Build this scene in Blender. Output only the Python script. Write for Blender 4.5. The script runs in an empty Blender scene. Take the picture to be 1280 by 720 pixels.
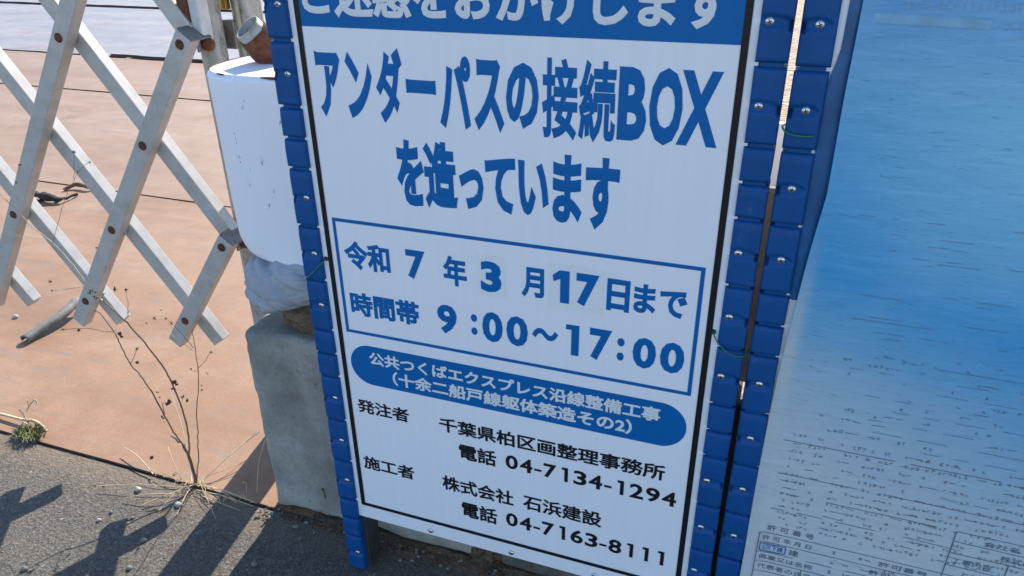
import bpy, bmesh, math, random
from mathutils import Vector, Matrix, noise
SC = bpy.context.scene
COL = SC.collection
rad = math.radians
random.seed(7)

# ------------------------------------------------------------------ camera
cd = bpy.data.cameras.new("camera")
cam = bpy.data.objects.new("camera", cd)
COL.objects.link(cam)
cd.sensor_fit = 'HORIZONTAL'
cd.sensor_width = 36.0
cd.lens = 36.0 * 933.373 / 1280.0
cd.clip_start = 0.02
cd.clip_end = 400.0
# axes: X along the sign, Y away behind it, Z up
_r = ((0.93956, 0.01180, 0.34218), (0.14607, 0.89008, -0.43177), (-0.30966, 0.45565, 0.83456))
_cx = Vector((_r[0][0], _r[0][2], -_r[0][1]))
_cy = -Vector((_r[1][0], _r[1][2], -_r[1][1]))
_cz = -Vector((_r[2][0], _r[2][2], -_r[2][1]))
M = Matrix((_cx, _cy, _cz)).transposed().to_4x4()
M.translation = Vector((0.5675, -0.80236, 1.0456))
cam.matrix_world = M
SC.camera = cam

# ------------------------------------------------------------------ world, sun, exposure
SUN_AZ, SUN_EL = -8.5, 38.7            # azimuth from +Y towards +X
w = bpy.data.worlds.new("World")
SC.world = w
w.use_nodes = True
wn = w.node_tree.nodes
sky = wn.new('ShaderNodeTexSky')
sky.sky_type = 'NISHITA'
sky.sun_disc = False
sky.sun_elevation = rad(SUN_EL)
sky.sun_rotation = rad(SUN_AZ)
sky.air_density = 1.0
sky.dust_density = 0.2
sky.ozone_density = 3.0
w.node_tree.links.new(sky.outputs[0], wn['Background'].inputs[0])
wn['Background'].inputs[1].default_value = 0.15
sl = bpy.data.lights.new("sun", 'SUN')
sl.energy = 4.9
sl.angle = rad(0.5)
sl.color = (1.0, 0.90, 0.76)
so = bpy.data.objects.new("sun", sl)
COL.objects.link(so)
_d = Vector((math.sin(rad(SUN_AZ)) * math.cos(rad(SUN_EL)), math.cos(rad(SUN_AZ)) * math.cos(rad(SUN_EL)), math.sin(rad(SUN_EL))))
so.rotation_euler = _d.to_track_quat('Z', 'Y').to_euler()
so.location = (-3, 6, 8)
vs = SC.view_settings
vs.view_transform = 'Standard'
vs.look = 'None'
vs.exposure = 0.95
vs.gamma = 1.0
vs.use_curve_mapping = False

# ------------------------------------------------------------------ materials
def nd(nt, t, **kw):
    n = nt.nodes.new(t)
    for k, v in kw.items():
        setattr(n, k, v)
    return n

def new_mat(name):
    m = bpy.data.materials.new(name)
    m.use_nodes = True
    return m, m.node_tree, m.node_tree.nodes['Principled BSDF']

def coords(nt, scale=(1, 1, 1)):
    tc = nd(nt, 'ShaderNodeTexCoord')
    mp = nd(nt, 'ShaderNodeMapping')
    mp.inputs['Scale'].default_value = scale
    nt.links.new(tc.outputs['Object'], mp.inputs[0])
    return mp.outputs[0]

def nz(nt, vec, scale, detail=4.0, rough=0.55, dist=0.0):
    n = nd(nt, 'ShaderNodeTexNoise')
    n.inputs['Scale'].default_value = scale
    n.inputs['Detail'].default_value = detail
    n.inputs['Roughness'].default_value = rough
    n.inputs['Distortion'].default_value = dist
    nt.links.new(vec, n.inputs['Vector'])
    return n.outputs['Fac']

def ramp(nt, fac, stops, interp='LINEAR'):
    r = nd(nt, 'ShaderNodeValToRGB')
    r.color_ramp.interpolation = interp
    e = r.color_ramp.elements
    while len(e) < len(stops):
        e.new(0.5)
    for i, (p, c) in enumerate(stops):
        e[i].position = p
        e[i].color = (c[0], c[1], c[2], 1) if isinstance(c, (tuple, list)) else (c, c, c, 1)
    nt.links.new(fac, r.inputs[0])
    return r.outputs[0]

def mix(nt, fac, a, b, mode='MIX'):
    n = nd(nt, 'ShaderNodeMix', data_type='RGBA', blend_type=mode)
    n.clamp_factor = True
    for inp, v in ((n.inputs[0], fac), (n.inputs[6], a), (n.inputs[7], b)):
        if hasattr(v, 'is_linked') or hasattr(v, 'links'):
            nt.links.new(v, inp)
        elif isinstance(v, (int, float)):
            inp.default_value = v
        else:
            inp.default_value = (v[0], v[1], v[2], 1)
    return n.outputs[2]

def bump(nt, b, height, strength=0.3, dist=0.002):
    n = nd(nt, 'ShaderNodeBump')
    n.inputs['Strength'].default_value = strength
    n.inputs['Distance'].default_value = dist
    nt.links.new(height, n.inputs['Height'])
    nt.links.new(n.outputs[0], b.inputs['Normal'])
    return n

def simple(name, col, rough=0.5, metal=0.0, var=0.12, scale=40, bstr=0.1, bdist=0.0006, stretch=(1, 1, 1), spec=0.5):
    m, nt, b = new_mat(name)
    v = coords(nt, stretch)
    f = nz(nt, v, scale, 5, 0.6)
    c = ramp(nt, f, [(0.3, [x * (1 - var) for x in col]), (0.7, [min(1, x * (1 + var)) for x in col])])
    nt.links.new(c, b.inputs['Base Color'])
    b.inputs['Roughness'].default_value = rough
    b.inputs['Metallic'].default_value = metal
    b.inputs['Specular IOR Level'].default_value = spec
    if bstr:
        bump(nt, b, f, bstr, bdist)
    return m

MAT = {}

def asphalt():
    m, nt, b = new_mat("asphalt")
    v = coords(nt)
    big = nz(nt, v, 3.0, 4)
    fine = nz(nt, v, 340, 5, 0.75)
    mid = nz(nt, v, 60, 4, 0.6)
    vo = nd(nt, 'ShaderNodeTexVoronoi')
    vo.inputs['Scale'].default_value = 210
    nt.links.new(v, vo.inputs['Vector'])
    stone = ramp(nt, vo.outputs['Color'], [(0.0, 0.45), (0.75, 0.95), (0.93, 1.25), (1.0, 2.3)])
    base = ramp(nt, fine, [(0.30, (0.040, 0.037, 0.034)), (0.5, (0.112, 0.100, 0.088)), (0.70, (0.27, 0.245, 0.215))])
    c = mix(nt, 1.0, base, stone, 'MULTIPLY')
    c = mix(nt, 0.55, c, ramp(nt, big, [(0.3, (0.75, 0.74, 0.74)), (0.7, (1.2, 1.16, 1.08))]), 'MULTIPLY')
    c = mix(nt, 0.5, c, ramp(nt, mid, [(0.3, 0.7), (0.7, 1.25)]), 'MULTIPLY')
    # sand blown on along the plates
    tc = nd(nt, 'ShaderNodeSeparateXYZ')
    nt.links.new(v, tc.inputs[0])
    ad = nd(nt, 'ShaderNodeMath', operation='MULTIPLY_ADD')
    nt.links.new(mid, ad.inputs[0]); ad.inputs[1].default_value = 0.09
    nt.links.new(tc.outputs['Y'], ad.inputs[2])
    sand = ramp(nt, ad.outputs[0], [(0.03, 0.0), (0.115, 0.55)])
    c = mix(nt, sand, c, (0.22, 0.165, 0.115))
    nt.links.new(c, b.inputs['Base Color'])
    b.inputs['Roughness'].default_value = 0.85
    h = mix(nt, 0.5, vo.outputs['Distance'], fine)
    bump(nt, b, h, 0.8, 0.004)
    return m
MAT['asphalt'] = asphalt()

def steel_plate(name, ca, cb, cc, rough, streak=0.25):
    m, nt, b = new_mat(name)
    v = coords(nt)
    vs_ = coords(nt, (0.6, 2.2, 1))
    a = nz(nt, vs_, 1.3, 7, 0.62, 0.3)
    s = nz(nt, coords(nt, (0.7, 7, 1)), 2.6, 6, 0.7, 0.5)
    f = nz(nt, v, 160, 5, 0.7)
    g = nz(nt, v, 11, 5, 0.65)
    c = ramp(nt, a, [(0.3, ca), (0.5, cb), (0.72, cc)])
    c = mix(nt, streak, c, ramp(nt, s, [(0.3, (0.74, 0.73, 0.74)), (0.68, (1.2, 1.17, 1.14))]), 'MULTIPLY')
    c = mix(nt, 0.6, c, ramp(nt, g, [(0.3, (0.86, 0.80, 0.76)), (0.7, (1.14, 1.13, 1.12))]), 'MULTIPLY')
    c = mix(nt, 0.5, c, ramp(nt, f, [(0.3, 0.72), (0.7, 1.22)]), 'MULTIPLY')
    # grey tyre scuffs
    sc = nz(nt, coords(nt, (1.0, 5.5, 1)), 4.2, 3, 0.5, 1.6)
    c = mix(nt, ramp(nt, sc, [(0.55, 0.0), (0.68, 0.5)]), c, (0.165, 0.135, 0.12))
    # broad brown rust stains and pale silt
    st = nz(nt, v, 2.6, 6, 0.7, 0.5)
    c = mix(nt, ramp(nt, st, [(0.53, 0.0), (0.66, 0.5)]), c, (0.19, 0.085, 0.036))
    c = mix(nt, ramp(nt, st, [(0.30, 0.45), (0.42, 0.0)]), c, (0.32, 0.235, 0.175))
    # rust freckles
    rf = nz(nt, v, 45, 3, 0.5)
    c = mix(nt, ramp(nt, rf, [(0.62, 0.0), (0.74, 0.55)]), c, (0.25, 0.12, 0.05))
    nt.links.new(c, b.inputs['Base Color'])
    b.inputs['Roughness'].default_value = rough
    b.inputs['Specular IOR Level'].default_value = 0.5
    bump(nt, b, f, 0.25, 0.0012)
    return m
MAT['plate_near'] = steel_plate("rusty_steel_near", (0.185, 0.098, 0.052), (0.255, 0.150, 0.088), (0.300, 0.196, 0.130), 0.62)
MAT['plate_mid'] = steel_plate("rusty_steel_mid", (0.215, 0.128, 0.078), (0.265, 0.168, 0.110), (0.305, 0.214, 0.158), 0.58)
MAT['plate_far'] = steel_plate("worn_steel_far", (0.17, 0.165, 0.185), (0.225, 0.21, 0.225), (0.30, 0.265, 0.25), 0.46, 0.7)
MAT['plate_edge'] = simple("plate_edge", (0.06, 0.045, 0.035), 0.8, 0, 0.3, 60)

def gravel():
    m, nt, b = new_mat("sandy_ground")
    v = coords(nt)
    vo = nd(nt, 'ShaderNodeTexVoronoi')
    vo.inputs['Scale'].default_value = 28
    nt.links.new(v, vo.inputs['Vector'])
    f = nz(nt, v, 14, 6, 0.7)
    c = ramp(nt, f, [(0.3, (0.26, 0.19, 0.13)), (0.55, (0.42, 0.32, 0.22)), (0.75, (0.55, 0.44, 0.32))])
    c = mix(nt, 0.7, c, ramp(nt, vo.outputs['Color'], [(0.0, 0.55), (1.0, 1.3)]), 'MULTIPLY')
    nt.links.new(c, b.inputs['Base Color'])
    b.inputs['Roughness'].default_value = 0.95
    bump(nt, b, vo.outputs['Distance'], 0.8, 0.02)
    return m
MAT['ground'] = gravel()

def painted_panel(name, col, rough=0.38, streak=0.05):
    m, nt, b = new_mat(name)
    a = nz(nt, coords(nt, (40, 1, 1.2)), 3.0, 4, 0.6)
    d = nz(nt, coords(nt), 9, 4, 0.6)
    f = nz(nt, coords(nt), 260, 2, 0.5)
    c = mix(nt, 1.0, col, ramp(nt, a, [(0.35, 1 - streak), (0.65, 1.0)]), 'MULTIPLY')
    c = mix(nt, 0.5, c, ramp(nt, d, [(0.3, 1 - streak), (0.7, 1.0)]), 'MULTIPLY')
    sk = nz(nt, coords(nt), 120, 3, 0.6)
    c = mix(nt, ramp(nt, sk, [(0.70, 0.0), (0.78, 0.16)]), c, (0.25, 0.23, 0.20))
    nt.links.new(c, b.inputs['Base Color'])
    b.inputs['Roughness'].default_value = rough
    b.inputs['Specular IOR Level'].default_value = 0.2
    bump(nt, b, f, 0.04, 0.0003)
    return m
MAT['panel'] = painted_panel("panel_white", (0.84, 0.835, 0.875), 0.38, 0.025)
MAT['print_blue'] = painted_panel("print_blue", (0.0008, 0.125, 0.385), 0.5, 0.04)
MAT['print_black'] = painted_panel("print_black", (0.016, 0.016, 0.018), 0.4, 0.1)
MAT['print_white'] = painted_panel("print_white", (0.72, 0.735, 0.75), 0.38, 0.03)
MAT['sticker'] = painted_panel("sticker_white", (0.80, 0.81, 0.82), 0.32, 0.02)
MAT['sticker_blue'] = painted_panel("sticker_blue", (0.003, 0.13, 0.42), 0.34, 0.04)

def guard_blue():
    m, nt, b = new_mat("guard_plastic")
    f = nz(nt, coords(nt), 120, 4, 0.6)
    d = nz(nt, coords(nt, (1, 1, 0.35)), 22, 4, 0.65)
    c = ramp(nt, d, [(0.3, (0.003, 0.064, 0.225)), (0.7, (0.006, 0.080, 0.27))])
    c = mix(nt, ramp(nt, nz(nt, coords(nt, (1, 1, .5)), 70, 5, .75), [(0.60, 0.0), (0.80, 0.35)]), c, (0.16, 0.20, 0.27))
    nt.links.new(c, b.inputs['Base Color'])
    b.inputs['Roughness'].default_value = 0.5
    b.inputs['Specular IOR Level'].default_value = 0.22
    bump(nt, b, f, 0.12, 0.0006)
    return m
MAT['guard'] = guard_blue()
MAT['tube'] = simple("frame_tube", (0.06, 0.055, 0.055), 0.5, 0.2, 0.25, 50, 0.15)
MAT['screw'] = simple("screw_steel", (0.62, 0.62, 0.62), 0.3, 0.9, 0.15, 300, 0.1)
MAT['dark'] = simple("dark_recess", (0.012, 0.012, 0.013), 0.7)
MAT['wire'] = simple("green_wire", (0.008, 0.16, 0.075), 0.4)
MAT['rust'] = None

def rust(name, a=(0.045, 0.016, 0.008), c_=(0.13, 0.042, 0.018), d_=(0.24, 0.10, 0.05)):
    m, nt, b = new_mat(name)
    f = nz(nt, coords(nt), 70, 7, 0.72)
    g = nz(nt, coords(nt), 420, 4, 0.7)
    c = ramp(nt, f, [(0.3, a), (0.52, c_), (0.75, d_)])
    nt.links.new(c, b.inputs['Base Color'])
    b.inputs['Roughness'].default_value = 0.9
    bump(nt, b, mix(nt, 0.5, f, g), 0.7, 0.003)
    return m
MAT['rust'] = rust("rust")

def aluminium():
    m, nt, b = new_mat("weathered_aluminium")
    f = nz(nt, coords(nt), 26, 6, 0.7)
    g = nz(nt, coords(nt), 170, 4, 0.65)
    c = ramp(nt, f, [(0.28, (0.36, 0.34, 0.32)), (0.5, (0.45, 0.435, 0.42)), (0.72, (0.50, 0.49, 0.475))])
    c = mix(nt, ramp(nt, nz(nt, coords(nt), 60, 6, 0.75), [(0.62, 0.0), (0.8, 0.6)]), c, (0.20, 0.15, 0.10))
    nt.links.new(c, b.inputs['Base Color'])
    b.inputs['Metallic'].default_value = 0.15
    b.inputs['Roughness'].default_value = 0.5
    bump(nt, b, g, 0.1, 0.0006)
    return m
MAT['alu'] = aluminium()

def galvanised(name="galvanised"):
    m, nt, b = new_mat(name)
    f = nz(nt, coords(nt, (1, 1, 0.5)), 60, 6, 0.75)
    g = nz(nt, coords(nt), 22, 4, 0.6)
    c = ramp(nt, f, [(0.36, (0.14, 0.14, 0.13)), (0.44, (0.27, 0.275, 0.27)), (0.62, (0.36, 0.36, 0.36)), (0.75, (0.22, 0.21, 0.17))])
    c = mix(nt, 0.4, c, ramp(nt, g, [(0.3, (0.8, 0.78, 0.7)), (0.7, (1.15, 1.15, 1.15))]), 'MULTIPLY')
    nt.links.new(c, b.inputs['Base Color'])
    b.inputs['Metallic'].default_value = 0.35
    b.inputs['Roughness'].default_value = 0.55
    bump(nt, b, f, 0.3, 0.001)
    return m
MAT['galv'] = galvanised()
MAT['stile'] = simple("stile_white", (0.50, 0.51, 0.52), 0.5, 0.2, 0.15, 40)

def barrier_paint():
    m, nt, b = new_mat("barrier_white")
    v = coords(nt)
    ch = nz(nt, coords(nt, (1, 1, 0.4)), 95, 4, 0.7)
    big = nz(nt, v, 9, 3, 0.5)
    st = nz(nt, coords(nt, (60, 1, 2.5)), 2.4, 5, 0.7)
    c = mix(nt, 0.35, (0.85, 0.86, 0.93), ramp(nt, st, [(0.3, (0.92, 0.92, 0.92)), (0.62, 1.0)]), 'MULTIPLY')
    pr = nd(nt, 'ShaderNodeMath', operation='MULTIPLY')
    nt.links.new(ramp(nt, ch, [(0.65, 0.0), (0.685, 1.0)]), pr.inputs[0])
    nt.links.new(ramp(nt, big, [(0.46, 0.0), (0.58, 0.9)]), pr.inputs[1])
    c = mix(nt, pr.outputs[0], c, (0.13, 0.12, 0.12))
    nt.links.new(c, b.inputs['Base Color'])
    b.inputs['Roughness'].default_value = 0.42
    bump(nt, b, big, 0.1, 0.004)
    return m
MAT['barrier'] = barrier_paint()

def concrete(name, a, c_, d_):
    m, nt, b = new_mat(name)
    v = coords(nt)
    f = nz(nt, v, 8, 7, 0.7)
    g = nz(nt, v, 150, 5, 0.7)
    vo = nd(nt, 'ShaderNodeTexVoronoi')
    vo.inputs['Scale'].default_value = 55
    nt.links.new(v, vo.inputs['Vector'])
    c = ramp(nt, f, [(0.28, a), (0.5, c_), (0.72, d_)])
    c = mix(nt, 0.5, c, ramp(nt, g, [(0.3, 0.7), (0.7, 1.25)]), 'MULTIPLY')
    pit = ramp(nt, vo.outputs['Distance'], [(0.06, 0.35), (0.16, 1.0)])
    c = mix(nt, 0.5, c, pit, 'MULTIPLY')
    nt.links.new(c, b.inputs['Base Color'])
    b.inputs['Roughness'].default_value = 0.92
    bump(nt, b, mix(nt, 0.5, g, pit), 0.55, 0.002)
    return m
MAT['concrete'] = concrete("concrete", (0.165, 0.157, 0.142), (0.275, 0.262, 0.235), (0.42, 0.40, 0.36))
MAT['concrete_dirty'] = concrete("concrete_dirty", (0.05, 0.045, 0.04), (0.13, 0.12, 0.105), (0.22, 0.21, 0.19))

def cloth():
    m, nt, b = new_mat("sandbag_cloth")
    v = coords(nt)
    wv = nz(nt, coords(nt, (1, 1, 2.2)), 420, 2, 0.5)
    f = nz(nt, v, 22, 5, 0.65)
    c = ramp(nt, f, [(0.3, (0.29, 0.315, 0.36)), (0.7, (0.43, 0.455, 0.50))])
    c = mix(nt, 0.35, c, ramp(nt, wv, [(0.3, 0.75), (0.7, 1.15)]), 'MULTIPLY')
    nt.links.new(c, b.inputs['Base Color'])
    b.inputs['Roughness'].default_value = 0.9
    bump(nt, b, mix(nt, 0.5, f, wv), 0.35, 0.0025)
    return m
MAT['cloth'] = cloth()

def wood():
    m, nt, b = new_mat("rotten_wood")
    f = nz(nt, coords(nt, (1, 3, 3)), 26, 8, 0.75, 0.8)
    g = nz(nt, coords(nt, (2, 5, 5)), 90, 5, 0.75)
    c = ramp(nt, f, [(0.3, (0.045, 0.028, 0.016)), (0.5, (0.16, 0.105, 0.06)), (0.72, (0.36, 0.27, 0.17))])
    c = mix(nt, 0.6, c, ramp(nt, g, [(0.35, 0.4), (0.65, 1.3)]), 'MULTIPLY')
    nt.links.new(c, b.inputs['Base Color'])
    b.inputs['Roughness'].default_value = 0.95
    bump(nt, b, mix(nt, 0.5, f, g), 0.9, 0.006)
    return m
MAT['wood'] = wood()
MAT['soil'] = simple("soil", (0.095, 0.068, 0.045), 0.95, 0, 0.5, 140, 0.9, 0.006)
MAT['stem'] = simple("dry_stem", (0.24, 0.13, 0.06), 0.8, 0, 0.4, 90, 0.3)
MAT['stem_dark'] = simple("dark_stem", (0.125, 0.078, 0.052), 0.85, 0, 0.4, 120, 0.3)
MAT['straw'] = simple("straw", (0.52, 0.41, 0.26), 0.75, 0, 0.25, 60, 0.2)
MAT['leaf_dead'] = simple("dead_leaf", (0.10, 0.06, 0.035), 0.9, 0, 0.4, 80, 0.3)
MAT['green'] = simple("green_leaf", (0.11, 0.13, 0.035), 0.7, 0, 0.35, 60, 0.2)
MAT['stone'] = simple("stone", (0.20, 0.19, 0.17), 0.85, 0, 0.25, 90, 0.5, 0.001)
MAT['stone_pale'] = simple("pale_stone", (0.36, 0.35, 0.32), 0.8, 0, 0.2, 90, 0.5, 0.001)
MAT['hose'] = simple("grey_hose", (0.13, 0.13, 0.12), 0.7, 0, 0.3, 50, 0.4, 0.001)
MAT['rag'] = simple("black_rag", (0.018, 0.016, 0.015), 0.9, 0, 0.4, 90, 0.6, 0.003)
MAT['paper'] = simple("paper_scrap", (0.72, 0.69, 0.62), 0.7, 0, 0.15, 60, 0.3)
MAT['brass'] = simple("brass", (0.55, 0.36, 0.10), 0.35, 0.8, 0.2, 60, 0.1)
MAT['ring'] = simple("wire_ring", (0.62, 0.56, 0.44), 0.4, 0.5, 0.2, 60, 0.1)
MAT['bracket'] = simple("bracket_steel", (0.20, 0.19, 0.18), 0.4, 0.6, 0.3, 70, 0.2)
MAT['rod'] = simple("thin_rod", (0.27, 0.25, 0.18), 0.5, 0.4, 0.2, 60, 0.1)
MAT['post_grey'] = simple("grey_rail", (0.16, 0.15, 0.14), 0.55, 0.3, 0.25, 20, 0.15)

def notice_sheet():
    """Sky reflection painted into the colour: blue above, bare grey paper at the foot."""
    m, nt, b = new_mat("notice_sheet")
    v = coords(nt)
    sp = nd(nt, 'ShaderNodeSeparateXYZ')
    nt.links.new(v, sp.inputs[0])
    wob = nz(nt, coords(nt, (1, 1, 1)), 4.0, 3, 0.5)
    h = nd(nt, 'ShaderNodeMath', operation='MULTIPLY_ADD')
    nt.links.new(wob, h.inputs[0]); h.inputs[1].default_value = 0.10
    nt.links.new(sp.outputs['Z'], h.inputs[2])
    # slanting: the blue reaches lower on the right
    h2 = nd(nt, 'ShaderNodeMath', operation='MULTIPLY_ADD')
    nt.links.new(sp.outputs['X'], h2.inputs[0]); h2.inputs[1].default_value = 0.35
    nt.links.new(h.outputs[0], h2.inputs[2])
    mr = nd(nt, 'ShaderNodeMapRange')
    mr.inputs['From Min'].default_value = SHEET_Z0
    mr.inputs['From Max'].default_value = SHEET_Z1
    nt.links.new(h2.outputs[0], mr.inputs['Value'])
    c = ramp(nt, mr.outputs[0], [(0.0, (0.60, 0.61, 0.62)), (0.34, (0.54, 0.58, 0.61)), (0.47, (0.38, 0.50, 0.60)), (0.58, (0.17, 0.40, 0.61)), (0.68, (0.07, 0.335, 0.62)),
                                 (0.82, (0.10, 0.37, 0.64)), (0.92, (0.15, 0.39, 0.62)), (1.0, (0.12, 0.33, 0.60))])  # sky mirrored in the film, painted as blue thinning downwards
    # pale cyan glow of the reflection, painted in as a round patch
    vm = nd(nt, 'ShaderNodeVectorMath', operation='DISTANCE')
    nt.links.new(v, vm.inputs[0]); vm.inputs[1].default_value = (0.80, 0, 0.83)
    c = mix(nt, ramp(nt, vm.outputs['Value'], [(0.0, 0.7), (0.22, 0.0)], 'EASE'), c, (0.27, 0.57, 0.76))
    # bare paper margin down the left edge
    mg = nd(nt, 'ShaderNodeMath', operation='MULTIPLY_ADD')
    nt.links.new(sp.outputs['Z'], mg.inputs[0]); mg.inputs[1].default_value = -0.035
    nt.links.new(sp.outputs['X'], mg.inputs[2])
    mk = ramp(nt, mg.outputs[0], [(0.594, 0.85), (0.604, 0.0)])
    zk = ramp(nt, sp.outputs['Z'], [(0.58, 1.0), (0.74, 0.0)])
    mm = nd(nt, 'ShaderNodeMath', operation='MULTIPLY')
    nt.links.new(mk, mm.inputs[0]); nt.links.new(zk, mm.inputs[1])
    c = mix(nt, mm.outputs[0], c, (0.50, 0.55, 0.58))
    # wrinkles of the film painted in as long flat light and dark
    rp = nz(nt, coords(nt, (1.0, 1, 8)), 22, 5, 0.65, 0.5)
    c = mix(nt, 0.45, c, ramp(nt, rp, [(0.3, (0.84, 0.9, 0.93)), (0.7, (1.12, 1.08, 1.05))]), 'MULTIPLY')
    pa = nz(nt, coords(nt), 5, 3, 0.5, 0.7)
    c = mix(nt, ramp(nt, pa, [(0.5, 0.0), (0.75, 0.3)]), c, (0.34, 0.52, 0.66))
    fl = nz(nt, coords(nt, (1.0, 1, 9)), 46, 4, 0.62, 1.4)
    c = mix(nt, ramp(nt, fl, [(0.60, 0.0), (0.68, 0.40)]), c, (0.03, 0.12, 0.22))
    nt.links.new(c, b.inputs['Base Color'])
    b.inputs['Roughness'].default_value = 0.35
    b.inputs['Specular IOR Level'].default_value = 0.4
    wr = nz(nt, coords(nt, (1.0, 1, 5)), 16, 5, 0.6, 0.6)
    bump(nt, b, wr, 0.35, 0.003)
    return m

# ------------------------------------------------------------------ mesh helpers
def obj(name, me_or_bm, mat=None, parent=None, smooth=False):
    if isinstance(me_or_bm, bmesh.types.BMesh):
        me = bpy.data.meshes.new(name)
        me_or_bm.normal_update()
        me_or_bm.to_mesh(me)
        me_or_bm.free()
    else:
        me = me_or_bm
    o = bpy.data.objects.new(name, me)
    COL.objects.link(o)
    if mat is not None:
        for m in (mat if isinstance(mat, (list, tuple)) else [mat]):
            me.materials.append(MAT[m] if isinstance(m, str) else m)
    if smooth:
        for p in me.polygons:
            p.use_smooth = True
    if parent is not None:
        o.parent = parent
        o.matrix_parent_inverse = parent_inv(parent)
    return o

def parent_inv(p):
    # roots are unrotated Empties and parts sit at their world origin, so positions can be given in world space
    return Matrix.Translation(p.location).inverted() if p.parent is None else Matrix()

def thing(name, label, cat, loc=(0, 0, 0), group=None):
    o = bpy.data.objects.new(name, None)
    COL.objects.link(o)
    o.empty_display_size = 0.05
    o.location = loc
    return tag(o, label, cat, group)

def tag(o, label=None, cat=None, group=None, kind=None):
    for k, v in (('label', label), ('category', cat), ('group', group), ('kind', kind)):
        if v:
            o[k] = v
    return o

def add_box(bm, x0, x1, y0, y1, z0, z1, bev=0.0, seg=2, mi=0):
    r = bmesh.ops.create_cube(bm, size=1.0)
    vs_ = r['verts']
    for v in vs_:
        v.co = Vector(((x0 + x1) / 2 + v.co.x * (x1 - x0), (y0 + y1) / 2 + v.co.y * (y1 - y0), (z0 + z1) / 2 + v.co.z * (z1 - z0)))
    fs = set(f for v in vs_ for f in v.link_faces)
    for f in fs:
        f.material_index = mi
    if bev > 0:
        es = list(set(e for v in vs_ for e in v.link_edges))
        bmesh.ops.bevel(bm, geom=es, offset=bev, segments=seg, affect='EDGES', profile=0.5, material=mi)
    return bm

def tube(bm, pts, radii, sides=8, cap=True, mi=0):
    pts = [Vector(p) for p in pts]
    n = len(pts)
    if not isinstance(radii, (list, tuple)):
        radii = [radii] * n
    up = Vector((0, 0, 1))
    rings = []
    ref = None
    for i, p in enumerate(pts):
        t = (pts[min(i + 1, n - 1)] - pts[max(i - 1, 0)])
        if t.length < 1e-9:
            t = up.copy()
        t.normalize()
        if ref is None:
            ref = t.cross(up)
            if ref.length < 1e-3:
                ref = t.cross(Vector((1, 0, 0)))
        ref = ref - t * ref.dot(t)
        ref.normalize()
        bi = t.cross(ref)
        rings.append([bm.verts.new(p + (ref * math.cos(2 * math.pi * k / sides) + bi * math.sin(2 * math.pi * k / sides)) * radii[i]) for k in range(sides)])
    for a, b in zip(rings, rings[1:]):
        for k in range(sides):
            f = bm.faces.new((a[k], a[(k + 1) % sides], b[(k + 1) % sides], b[k]))
            f.smooth = True
            f.material_index = mi
    if cap:
        for r_, fl in ((rings[0], True), (rings[-1], False)):
            f = bm.faces.new(list(reversed(r_)) if not fl else r_)
            f.material_index = mi
    return bm

def smooth_pts(pts, k=5):
    pts = [Vector(p) for p in pts]
    out = []
    for i in range(len(pts) - 1):
        p0 = pts[max(i - 1, 0)]; p1 = pts[i]; p2 = pts[i + 1]; p3 = pts[min(i + 2, len(pts) - 1)]
        for s in range(k):
            t = s / k
            out.append(0.5 * ((2 * p1) + (p2 - p0) * t + (2 * p0 - 5 * p1 + 4 * p2 - p3) * t * t + (3 * p1 - p0 - 3 * p2 + p3) * t ** 3))
    out.append(pts[-1])
    return out

def lathe(bm, prof, origin, axis, sides=16, mi=0):
    axis = Vector(axis).normalized()
    a = axis.orthogonal().normalized()
    b = axis.cross(a)
    rings = []
    for r_, h in prof:
        rings.append([bm.verts.new(Vector(origin) + axis * h + (a * math.cos(2 * math.pi * k / sides) + b * math.sin(2 * math.pi * k / sides)) * r_) for k in range(sides)])
    for p, q in zip(rings, rings[1:]):
        for k in range(sides):
            f = bm.faces.new((p[k], p[(k + 1) % sides], q[(k + 1) % sides], q[k]))
            f.smooth = True
            f.material_index = mi
    f = bm.faces.new(rings[-1]); f.material_index = mi; f.smooth = True
    return bm

def blob(bm, c, r, seed=0, amp=0.25, freq=1.5, sub=2, mi=0, flat=None):
    res = bmesh.ops.create_icosphere(bm, subdivisions=sub, radius=1.0)
    for v in res['verts']:
        d = v.co.normalized()
        k = 1 + amp * noise.noise(d * freq + Vector((seed * 3.1, seed * 1.7, seed)))
        p = Vector((d.x * r[0] * k, d.y * r[1] * k, d.z * r[2] * k))
        v.co = Vector(c) + p
    for f in set(f for v in res['verts'] for f in v.link_faces):
        f.material_index = mi
    return bm

# sign coordinates: u along the sign, v down; one unit is the spacing of the black border
S, VG = 0.52, 1.76816
def X(u): return u * S
def Z(v): return (VG - v) * S

def quad(bm, u0, v0, u1, v1, y, mi=0):
    f = bm.faces.new([bm.verts.new((X(a), y, Z(b))) for a, b in ((u0, v1), (u1, v1), (u1, v0), (u0, v0))])
    f.material_index = mi
    return f

def glyphs(body, bold):
    cu = bpy.data.curves.new('t', 'FONT')
    cu.body = body
    cu.bevel_depth = bold          # a bevelled rim makes the regular face bold
    cu.bevel_resolution = 0
    cu.fill_mode = 'FRONT'
    cu.resolution_u = 3
    o = bpy.data.objects.new('t', cu)
    COL.objects.link(o)
    dg = bpy.context.evaluated_depsgraph_get()
    me = bpy.data.meshes.new_from_object(o.evaluated_get(dg))
    vv = [v.co.copy() for v in me.vertices]
    ff = [tuple(p.vertices) for p in me.polygons]
    bpy.data.objects.remove(o)
    bpy.data.curves.remove(cu)
    bpy.data.meshes.remove(me)
    return vv, ff

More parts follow.
